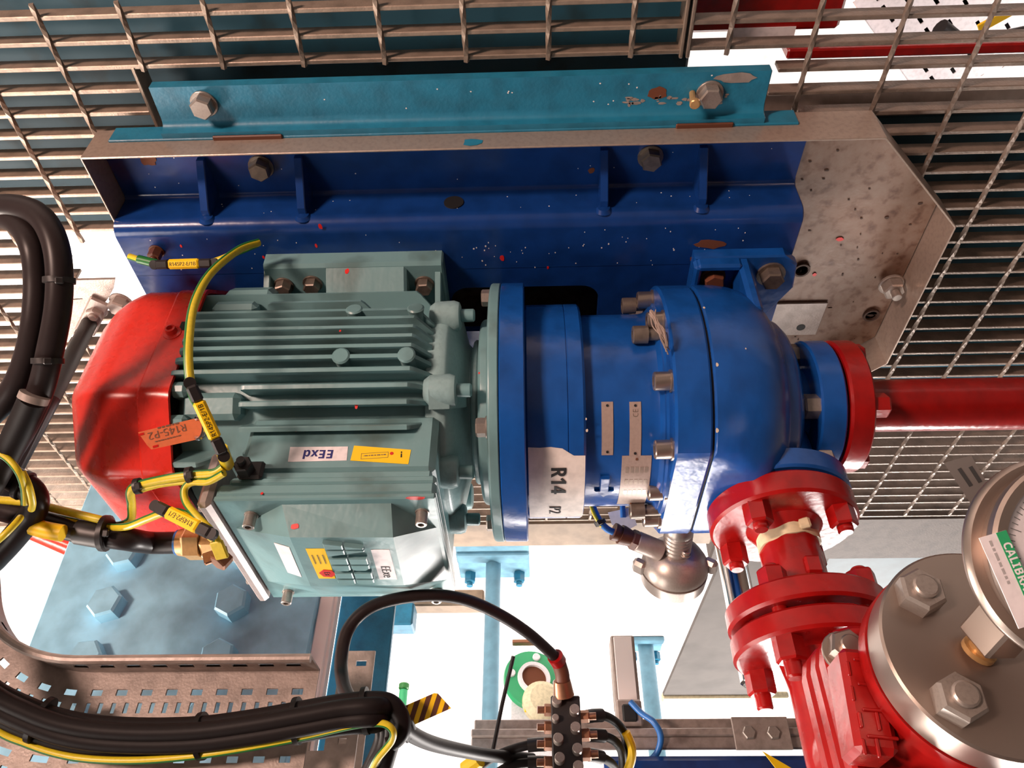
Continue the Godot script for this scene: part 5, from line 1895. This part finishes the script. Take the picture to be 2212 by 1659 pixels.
func cable_tray() -> void:
	var o := thing("cable_tray", "perforated galvanised cable tray curving away at lower left under the black cables", "cable tray", "", Vector3(0.36, 0.57, -0.72))
	var R := 0.14
	var L := 0.215
	var pos := func(s: float, t: float, z: float) -> Vector3:
		if s <= L:
			return Vector3(0.205 + s, 0.517 + t, -0.72 + z)
		var a := (s - L) / R
		if a > 1.1:
			var e := (s - L) - 1.1 * R
			var c := Vector3(0.205 + L + (R + t) * sin(1.1), 0.517 - R + (R + t) * cos(1.1), -0.72 + z)
			return c + Vector3(cos(1.1), -sin(1.1), 0) * e
		return Vector3(0.205 + L + (R + t) * sin(a), 0.517 - R + (R + t) * cos(a), -0.72 + z)
	var holes := []
	for k in 19:
		holes.append(Rect2(0.012 + k * 0.0235, 0.018, 0.0105, 0.0058))
		holes.append(Rect2(0.012 + k * 0.0235, 0.076, 0.0105, 0.0058))
		holes.append(Rect2(0.012 + k * 0.0235, 0.128, 0.0105, 0.0058))
	for k in 36:
		holes.append(Rect2(0.014 + k * 0.0121, 0.030, 0.0042, 0.0095))
		holes.append(Rect2(0.014 + k * 0.0121, 0.089, 0.0042, 0.0095))
	var cuts := []
	for k in 30:
		cuts.append(L + k * 0.012)
	var b := MB.new()
	b.sheet(func(p: Vector2, z: float) -> Vector3: return pos.call(p.x, p.y, z), 0.47, 0.15, 0.002, holes, cuts)
	obj("perforated_bottom", b, M.galv, o, 0.0)
	for q in [[0.0, 0], [0.148, 1]]:
		b = MB.new()
		var slots := []
		if q[1] == 0:
			for k in 18:
				slots.append(Rect2(0.014 + k * 0.025, 0.014, 0.014, 0.006))
		b.sheet(func(p: Vector2, z: float) -> Vector3: return pos.call(p.x, q[0] + z, p.y), 0.47, 0.034, 0.002, slots, cuts)
		obj("side_wall", b, M.galv, o, 0.0)
		b = MB.new()
		var p := PackedVector3Array()
		for k in 40:
			p.append(pos.call(0.47 * k / 39.0, q[0] + 0.003, 0.036))
		b.tube(p, 0.0042, 10)
		obj("rolled_edge", b, M.galv, o)
	# slotted bracket behind, at the end of the tray
	o = thing("slotted_bracket", "grey slotted steel bracket standing behind the end of the cable tray", "bracket", "", at(780, 1480, 0.85))
	b = MB.new()
	var c := atz(784, 1410, -0.80)
	b.plate(fxy(atz(812, 1408, -0.80), Vector3(1, 0, 0), Vector3.UP), 0.036, 0.14, 0.003, [Rect2(0.008, 0.010, 0.011, 0.006), Rect2(0.006, 0.05, 0.006, 0.012)])
	obj("plate", b, M.galv, o, 0.0)
	b = MB.new()
	b.plate(fxy(atz(778, 1560, -0.76), Vector3(1, 0, 0), Vector3.UP), 0.060, 0.07, 0.003, [Rect2(0.010, 0.015, 0.008, 0.005), Rect2(0.030, 0.012, 0.014, 0.014), Rect2(0.010, 0.045, 0.008, 0.005)])
	obj("foot_plate", b, M.galv, o, 0.0)
	# the bundle of cables lying over the tray
	var base := [[-330, 1170], [-200, 1330], [-40, 1490], [60, 1548], [160, 1580], [280, 1592], [420, 1590], [540, 1575], [650, 1556], [740, 1540], [810, 1535]]
	var ends := [[[846, 1520], [866, 1548], [868, 1580], [852, 1600]], [[842, 1530], [858, 1556], [858, 1590], [844, 1606]], [[836, 1542], [848, 1566], [846, 1600], [835, 1640], [820, 1690]], [[830, 1552], [838, 1576], [832, 1612], [812, 1650], [795, 1700]], [[822, 1560], [828, 1590], [815, 1630], [790, 1680]]]
	var names := ["uppermost of the tied black cables on the cable tray, nearest the rail", "second of the tied black cables on the cable tray, counted from the rail", "middle one of the five tied black cables on the cable tray", "fourth of the tied black cables on the cable tray, counted from the rail", "lowest of the tied black cables, above the yellow-green wire"]
	for k in 5:
		var l := []
		for q in base:
			l.append([q[0], q[1] + 3 + (k - 2) * 13.0, 0.655 - (0.012 if k % 2 else 0.0)])
		for q in ends[k]:
			l.append([q[0], q[1], 0.655 + 0.004 * k])
		b = MB.new()
		var p := px_path(l, 8)
		b.tube(p, 0.0074, 16)
		var t := thing("black_cable", names[k], "cable", "tied black cables on the cable tray", p[0])
		obj("sheath", b, M.rubber, t)
		if k == 2:
			for z in [[436, 1590, 24], [642, 1557, -6], [790, 1535, -4], [88, 1555, 20]]:
				b = MB.new()
				var e := at(z[0], z[1], 0.655)
				var d := at(z[0] + 20, z[1] - (3 if z[0] > 100 else -8), 0.655) - e
				var f := fr(e, d, EYE - e)
				var loops := []
				for y in [-0.0022, 0.0022]:
					var lp := PackedVector3Array()
					for i in 24:
						var a := TAU * i / 24
						lp.append(f * Vector3(cos(a) * 0.0192, y, sin(a) * 0.0165))
					loops.append(lp)
				b.loft(loops, false)
				b.loft(loops)
				obj("cable_tie", b, M.plastic, t)
	var eo := earth("earth_cable", "thin yellow-green wire along the lowest black cable on the cable tray", [[-320, 1235, 0.65], [-190, 1395, 0.65], [-30, 1560, 0.65], [60, 1608, 0.65], [160, 1636, 0.648], [280, 1643, 0.645], [400, 1635, 0.645], [520, 1618, 0.645], [650, 1593, 0.645], [760, 1568, 0.64], [820, 1562, 0.64], [846, 1575, 0.64], [846, 1600, 0.645], [815, 1640, 0.65], [795, 1680, 0.66]], 0.0031)
	# black cable that loops over to the valve block
	b = MB.new()
	var lp := px_path([[760, 1520, 0.70], [742, 1480, 0.73], [737, 1425, 0.76], [752, 1360, 0.78], [795, 1315, 0.79], [860, 1293, 0.80], [940, 1286, 0.81], [1010, 1297, 0.83], [1080, 1328, 0.85], [1140, 1367, 0.87], [1185, 1406, 0.89], [1207, 1430, 0.90]], 10)
	var t2 := thing("black_cable", "single black cable arching high over the white floor to the black valve block", "cable", "", lp[0])
	b.tube(lp, 0.0066, 16)
	obj("sheath", b, M.hose, t2)
	b = MB.new()
	b.tube(px_path([[760, 1525, 0.69], [742, 1482, 0.72], [738, 1440, 0.75]], 6), 0.004, 8)
	b = MB.new()
	b.lathe(fr(at(1203, 1424, 0.897), at(1209, 1434, 0.90) - at(1195, 1412, 0.89)), [Vector2(-0.006, 0.0066), Vector2(-0.006, 0.0095), Vector2(0.005, 0.0095), Vector2(0.005, 0.0066)], 20)
	obj("red_collar", b, M.red, t2)
	# cable that leaves the bundle to the right
	b = MB.new()
	lp = px_path([[868, 1572, 0.66], [900, 1592, 0.70], [940, 1608, 0.76], [1000, 1622, 0.84], [1060, 1632, 0.90], [1150, 1640, 0.95]], 8)
	b.tube(lp, 0.0072, 14)
	t2 = thing("black_cable", "black cable running right from the knot of ties below the striped tag", "cable", "", lp[0])
	obj("sheath", b, M.rubber, t2)
	# striped hazard tag
	o = thing("hazard_tag", "yellow and black striped hazard tag tied to the end of the cable bundle", "tag", "", at(930, 1530, 0.68))
	c = at(925, 1530, 0.68)
	var n := (EYE - c).normalized()
	var outl := []
	for q in [[876, 1524], [938, 1497], [946, 1498], [975, 1530], [892, 1567]]:
		outl.append(on_plane(q[0], q[1], c, n))
	b = MB.new()
	var f := sheet_on(b, outl, n, 0.0008)
	var body := obj("plate", b, M.tagyellow, o, 0.0)
	var poly := PackedVector2Array()
	for p in outl:
		var l: Vector3 = f.affine_inverse() * p
		poly.append(Vector2(l.x, l.y))
	for k in 5:
		var u := 876.0 + k * 22.0
		var st := PackedVector2Array()
		for q in [[u + 12, 1470], [u + 23, 1470], [u - 12, 1580], [u - 23, 1580]]:
			var l: Vector3 = f.affine_inverse() * on_plane(q[0], q[1], c, n)
			st.append(Vector2(l.x, l.y))
		for pg in Geometry2D.intersect_polygons(poly, st):
			b = MB.new()
			b.prism(f * tl(0, 0, 0.0007), pg, 0.0004)
			obj("stripe", b, M.brownplastic, body, 0.0)
	b = MB.new()
	for q in [[884, 1552], [876, 1572], [868, 1580]]:
		b.tube(smooth([at(q[0] - 14, q[1] + 16, 0.672), at(q[0], q[1], 0.664), at(q[0] + 12, q[1] + 22, 0.672)], 5), 0.0016, 8)
	obj("tie_wire", b, M.plastic, o)

func far_things() -> void:
	# posts that stand on the white floor beyond the deck
	for q in [[1066, 1212, 0.175, 0.036, "nearer light-blue post on a base plate, standing on the white floor"], [1394, 1392, 0.10, 0.046, "farther light-blue post on a small base plate at the right of the white floor"]]:
		var p := aty(q[0], q[1], -0.99)
		var o := thing("post", q[4], "post", "light-blue posts on the white floor", p)
		var b := MB.new()
		b.cyl(tl(p.x, 0, p.z), q[3], -0.985, 3.2, 24)
		obj("tube", b, M.post_paint, o)
		b = MB.new()
		b.box(tl(p.x, -0.985, p.z + q[3] * 1.6), Vector3(q[2] * 2, 0.03, q[2] * 0.5), 0.006)
		b.box(tl(p.x, -0.9925, p.z), Vector3(q[2] * 2, 0.012, q[2] * 2), 0.004)
		obj("base_plate", b, M.post_paint, o)
		for s in [-1.0, 1.0]:
			hexbolt(o, Vector3(p.x + s * q[2] * 0.7, -0.986, p.z - 0.12), Vector3.UP, 0.05, M.beam, 0.05, 0.02, false, "anchor_nut")
	# unit with a green ring
	var c := at(1152, 1468, 2.6)
	var o := thing("filter_unit", "white wall unit with a green flange ring and brown port, beyond the posts", "pump unit", "", c)
	var b := MB.new()
	b.box(Transform3D(Basis(), Vector3(c.x, c.y + 0.08, c.z - 0.06)), Vector3(0.16, 0.36, 0.06), 0.005)
	obj("housing", b, M.white, o)
	b = MB.new()
	var x := fr(c, Vector3(-0.25, -0.15, 1))
	b.lathe(x, [Vector2(-0.02, 0.05), Vector2(-0.02, 0.100), Vector2(0.0, 0.102), Vector2(0.006, 0.100), Vector2(0.006, 0.05)], 48)
	obj("flange_ring", b, M.chipgreen, o)
	b = MB.new()
	b.lathe(x, [Vector2(-0.01, 0.058), Vector2(0.02, 0.055), Vector2(0.02, 0.043), Vector2(-0.01, 0.040)], 32)
	for a in 4:
		b.cyl(x * tl(cos(0.7 + a * TAU / 4) * 0.078, 0, sin(0.7 + a * TAU / 4) * 0.078), 0.013, 0, 0.016, 14, 0.002)
	obj("hub", b, M.white, o)
	b = MB.new()
	b.cyl(x, 0.044, -0.01, 0.010, 32)
	obj("port", b, M.rust, o)
	b = MB.new()
	b.lathe(x * tl(0.085, 0, 0.02), [Vector2(0, 0.07), Vector2(0.02, 0.07), Vector2(0.04, 0.05), Vector2(0.045, 0.02)], 32)
	obj("cover", b, M.tape, o)
	b = MB.new()
	b.box(Transform3D(Basis(), at(1134, 1388, 2.6)), Vector3(0.085, 0.012, 0.03), 0.002)
	obj("edge_strip", b, M.copper, o)
	b = MB.new()
	b.box(Transform3D(Basis(), at(1148, 1534, 2.5)), Vector3(0.045, 0.012, 0.004), 0.001)
	obj("yellow_mark", b, M.tagyellow, o)
	# green bottle
	var g := at(871, 1500, 3.2)
	o = thing("green_bottle", "slim green bottle with a pale cap on the white floor left of the post", "bottle", "", g)
	b = MB.new()
	b.cyl(tl(g.x, g.y, g.z), 0.018, -0.02, 0.13, 20, 0.004)
	obj("body", b, M.chipgreen, o)
	b = MB.new()
	b.cyl(tl(g.x, g.y, g.z), 0.022, -0.045, -0.02, 20, 0.004)
	obj("cap", b, M.green, o)
	# thin dark rod in front of the unit
	b = MB.new()
	b.tube(PackedVector3Array([at(1109, 1418, 1.0), at(1085, 1520, 0.97), at(1060, 1645, 0.935)]), 0.0026, 8)
	tag(obj("rod", b, M.plastic), "thin dark rod rising from the cables towards the green ring", "rod")
	# beams and blocks on the far side
	b = MB.new()
	var q0 := atz(792, 1312, -1.75)
	var q1 := atz(894, 1360, -1.75)
	b.box(Transform3D(Basis(), (q0 + q1) / 2), Vector3(absf(q0.x - q1.x), absf(q0.y - q1.y), 0.06), 0.004)
	tag(obj("blue_block", b, M.beam), "small teal block hanging under the far tan ledge, seen inside the cable loop", "block")
	q0 = atz(780, 1284, -1.80)
	q1 = atz(1046, 1316, -1.80)
	b = MB.new()
	b.box(Transform3D(Basis(), (q0 + q1) / 2), Vector3(absf(q0.x - q1.x), absf(q0.y - q1.y), 0.05), 0.004)
	tag(obj("ledge", b, M.tan), "tan ledge on the far side, behind the top of the black cable loop", "ledge")
	# grey floor slab and teal beam right of the white floor
	b = MB.new()
	var pl := []
	for q in [[1572, 1165], [1428, 1503], [1660, 1508], [1800, 1165]]:
		pl.append(aty(q[0], q[1], -0.05))
	b = MB.new()
	sheet_on(b, pl, Vector3.UP, 0.012)
	tag(obj("floor_plate", b, M.slab, null, 0.0), "plain grey floor plate with a slanting left edge, behind the red pipe spool", "plate")
	b = MB.new()
	q0 = aty(1700, 1505, -0.04)
	q1 = aty(1430, 1505, -0.04)
	b.box(Transform3D(Basis(), (q0 + q1) / 2), Vector3(absf(q0.x - q1.x), 0.02, 0.04), 0.004)
	tag(obj("edge_strip", b, M.tape), "cream edge strip along the far end of the grey floor plate", "strip")
	b = MB.new()
	b.box(tl(-1.15, -0.16, -1.95), Vector3(1.06, 0.10, 0.84), 0.006)
	tag(obj("wide_beam", b, M.dull_blue), "wide dull blue beam beyond the grating edge, behind the gauge", "beam")
	var v := at(1592, 1262, 1.12)
	b = MB.new()
	b.cyl(tl(v.x, 0, v.z), 0.021, -0.06, 0.42, 28, 0.003)
	tag(obj("steel_pipe", b, M.chrome), "polished upright steel pipe partly hidden behind the red spool", "pipe")
	# rail with bracket, trunking box and blue wire
	o = thing("support_rail", "grey horizontal steel rail across the lower right with a two-bolt bracket plate", "rail", "", Vector3(-0.2, 0.33, -1.6))
	b = MB.new()
	q0 = atz(1030, 1604, -1.6)
	q1 = atz(1800, 1566, -1.6)
	b.box(tl(-0.27, 0.335, -1.6), Vector3(0.80, 0.014, 0.09), 0.002)
	b.box(tl(-0.27, 0.315, -1.63), Vector3(0.80, 0.05, 0.010), 0.002)
	b.box(tl(-0.27, 0.352, -1.57), Vector3(0.80, 0.022, 0.010), 0.002)
	obj("channel", b, M.galv, o)
	b = MB.new()
	b.box(Transform3D(Basis(), atz(1645, 1584, -1.54)), Vector3(0.105, 0.058, 0.006), 0.001)
	var bp := obj("bracket_plate", b, M.galv, o)
	for u in [1617, 1670]:
		b = MB.new()
		b.hex(fr(atz(u, 1584, -1.536), Vector3(0, 0, 1)), 0.022, 0, 0.008)
		obj("bolt", b, M.zinc, bp)
	b = MB.new()
	b.box(tl(-0.42, 0.44, -1.62), Vector3(0.6, 0.12, 0.16), 0.01)
	tag(obj("blue_cabinet", b, M.base), "dark blue box under the rail at the bottom right", "box")
	var t0 := atz(1337, 1382, -1.62)
	var t1 := atz(1360, 1532, -1.62)
	o = thing("trunking", "grey trunking box with a pale lid standing on the rail, blue wire beside it", "trunking", "", t0)
	var mid := (t0 + t1) / 2
	var f := fxy(mid, t1 - t0, Vector3(-1, 0, 0))
	var fw := fxy(mid, Vector3(1, 0, 0), Vector3.UP)
	b = MB.new()
	b.box(fw, Vector3(0.050, (t1 - t0).length(), 0.05), 0.003)
	obj("body", b, M.galv, o)
	b = MB.new()
	b.box(fw * tl(0, 0, 0.027), Vector3(0.038, (t1 - t0).length() - 0.01, 0.004), 0.001)
	obj("lid", b, M.lid, o)
	b = MB.new()
	b.box(Transform3D(Basis(), atz(1358, 1545, -1.58)), Vector3(0.05, 0.05, 0.04), 0.004)
	obj("foot", b, M.galv, o)
	b = MB.new()
	b.box(Transform3D(Basis(), atz(1360, 1540, -1.558)), Vector3(0.028, 0.032, 0.01), 0.003)
	obj("socket", b, M.dark, o)
	b = MB.new()
	lp_wire(b)
	tag(obj("blue_wire", b, M.blue_wire), "blue wire curving from the trunking box down past the rail", "wire")
	b = MB.new()
	var yp := []
	for q in [[1646, 1622], [1720, 1665], [1680, 1668]]:
		yp.append(at(q[0], q[1], 1.2))
	sheet_on(b, yp, (EYE - yp[0]).normalized(), 0.003)
	tag(obj("yellow_corner", b, M.tagyellow, null, 0.0), "pointed yellow sheet corner at the bottom edge beside the red riser", "sheet")

func small_bits() -> void:
	var b := MB.new()
	var c := at(2085, 1040, 0.62)
	var n := (EYE - c).normalized()
	var pts := []
	for q in [[2039, 1000], [2098, 984], [2150, 1075], [2098, 1090]]:
		pts.append(on_plane(q[0], q[1], c, n))
	var o := thing("metal_tag", "grey metal tag with dark slots beside the rim of the pressure gauge", "tag", "", c)
	sheet_on(b, pts, n, 0.0015)
	obj("plate", b, M.slab, o, 0.0)
	for q in [[2072, 1012, 2098, 1050], [2096, 1008, 2118, 1042]]:
		b = MB.new()
		var p := on_plane(q[0], q[1], c, n) + n * 0.0016
		var e := on_plane(q[2], q[3], c, n) + n * 0.0016
		b.box(fxy((p + e) / 2, e - p, n.cross(e - p)), Vector3((e - p).length(), 0.003, 0.0004))
		obj("slot", b, M.dark, o, 0.0)
	b = MB.new()
	b.tube(px_path([[2150, 1075, 0.62], [2190, 1120, 0.60], [2240, 1160, 0.56]], 6), 0.001, 8)
	obj("wire", b, M.steel, o)
	b = MB.new()
	var p2 := aty(2155, 40, -0.30)
	b.box(Transform3D(Basis(Vector3.UP, 0.6), p2), Vector3(0.05, 0.004, 0.014), 0.001)
	tag(obj("yellow_strip", b, M.tagyellow), "small yellow strip seen through the grating at the top right", "strip")
	b = MB.new()
	b.tube(PackedVector3Array([aty(2030, 60, -0.45), aty(2065, 88, -0.45), aty(2120, 95, -0.45), aty(2240, 70, -0.45)]), 0.014, 12)
	tag(obj("dark_cable", b, M.rubber), "thick dark cable under the top right grating, by the perforated tray", "cable")
	b = MB.new()
	b.tube(PackedVector3Array([at(60, 1140, 1.6), at(165, 1186, 1.6)]), 0.020, 12)
	tag(obj("red_pipe", b, M.cowl), "short pink-red pipe behind the black motor cable at the far left", "pipe")

func lp_wire(b: MB) -> void:
	b.tube(px_path([[1362, 1516, 1.5], [1385, 1540, 1.48], [1412, 1560, 1.46], [1427, 1590, 1.45], [1420, 1625, 1.45], [1398, 1648, 1.45], [1370, 1662, 1.45]], 8), 0.0060, 12)

func valve_block() -> void:
	var o := thing("valve_block", "black manifold block with rows of round steel plugs and brass fittings, bottom centre", "manifold", "", at(1222, 1580, 0.93))
	var p0 := at(1221, 1500, 0.90)
	var axis_y := Vector3(0, 1, 0)
	var b := MB.new()
	b.box(tl(p0.x, p0.y + 0.062, p0.z - 0.02), Vector3(0.034, 0.124, 0.034), 0.0015)
	obj("block", b, M.plastic, o)
	var zf := p0.z - 0.003
	for q in [[1203, 1518], [1241, 1538], [1206, 1600], [1243, 1576], [1209, 1642], [1247, 1622], [1249, 1660], [1200, 1556]]:
		b = MB.new()
		var p := atz(q[0], q[1], zf)
		b.cyl(fr(p, Vector3(0, -0.1, 1)), 0.0058 if q[0] != 1200 else 0.004, -0.004, 0.009, 18, 0.0006)
		obj("plug", b, M.zinc, o)
	for q in [[1190, 1534], [1190, 1572], [1190, 1608], [1190, 1648], [1258, 1548], [1260, 1588], [1262, 1630]]:
		b = MB.new()
		var p := atz(q[0], q[1], zf - 0.012)
		var s := 1.0 if q[0] < 1220 else -1.0
		b.hex(fr(p, Vector3(s, 0, 0.1)), 0.012, -0.004, 0.008)
		b.cyl(fr(p, Vector3(s, 0, 0.1)), 0.0042, 0.006, 0.016, 14)
		obj("brass_fitting", b, M.copper, o)
	# elbow on top where the single cable enters
	b = MB.new()
	b.tube(px_path([[1207, 1432, 0.90], [1214, 1455, 0.90], [1216, 1475, 0.90]], 6), 0.0085, 16)
	obj("elbow", b, M.brownplastic, o)
	b = MB.new()
	b.tube(px_path([[1214, 1470, 0.90], [1218, 1502, 0.90]], 4), 0.0100, 16, 0.0125)
	obj("adapter", b, M.copper, o)
	var n := 0
	for q in [[[1268, 1548, 0.92], [1300, 1545, 0.93], [1330, 1560, 0.95], [1350, 1590, 0.97], [1352, 1640, 0.98], [1345, 1690, 0.99]], [[1270, 1588, 0.92], [1305, 1590, 0.93], [1332, 1605, 0.95], [1345, 1635, 0.97], [1342, 1690, 0.99]], [[1272, 1630, 0.92], [1300, 1636, 0.93], [1325, 1655, 0.95], [1330, 1690, 0.97]], [[1180, 1608, 0.92], [1140, 1610, 0.92], [1090, 1625, 0.93], [1050, 1645, 0.94], [1010, 1680, 0.95]], [[1180, 1648, 0.92], [1140, 1648, 0.92], [1100, 1655, 0.92], [1060, 1680, 0.92]]]:
		b = MB.new()
		var p := px_path(q, 8)
		b.tube(p, 0.0055, 12)
		var t := thing("black_cable", ["top black lead on the right of the black valve block, bending down", "second black lead on the right of the black valve block", "lowest black lead on the right of the black valve block", "upper black lead on the left of the black valve block", "lower black lead on the left of the black valve block"][n], "cable", "black leads of the valve block", p[0])
		obj("sheath", b, M.rubber, t)
		b = MB.new()
		b.tube(PackedVector3Array([p[0], p[4], p[8]]), 0.0078, 14)
		obj("boot", b, M.plastic, t)
		if n == 0:
			b = MB.new()
			b.tube(px_path([[1352, 1582, 0.955], [1364, 1612, 0.955], [1364, 1640, 0.96], [1352, 1675, 0.97]], 6), 0.0055, 10)
			obj("marker_sleeve", b, M.tagyellow, t, 32.0, "yellow marker sleeve")
		if n == 3:
			b = MB.new()
			b.tube(px_path([[1036, 1640, 0.925], [1005, 1662, 0.93]], 4), 0.0095, 10)
			obj("marker_sleeve", b, M.tagyellow, t, 32.0, "yellow marker sleeve")
		n += 1
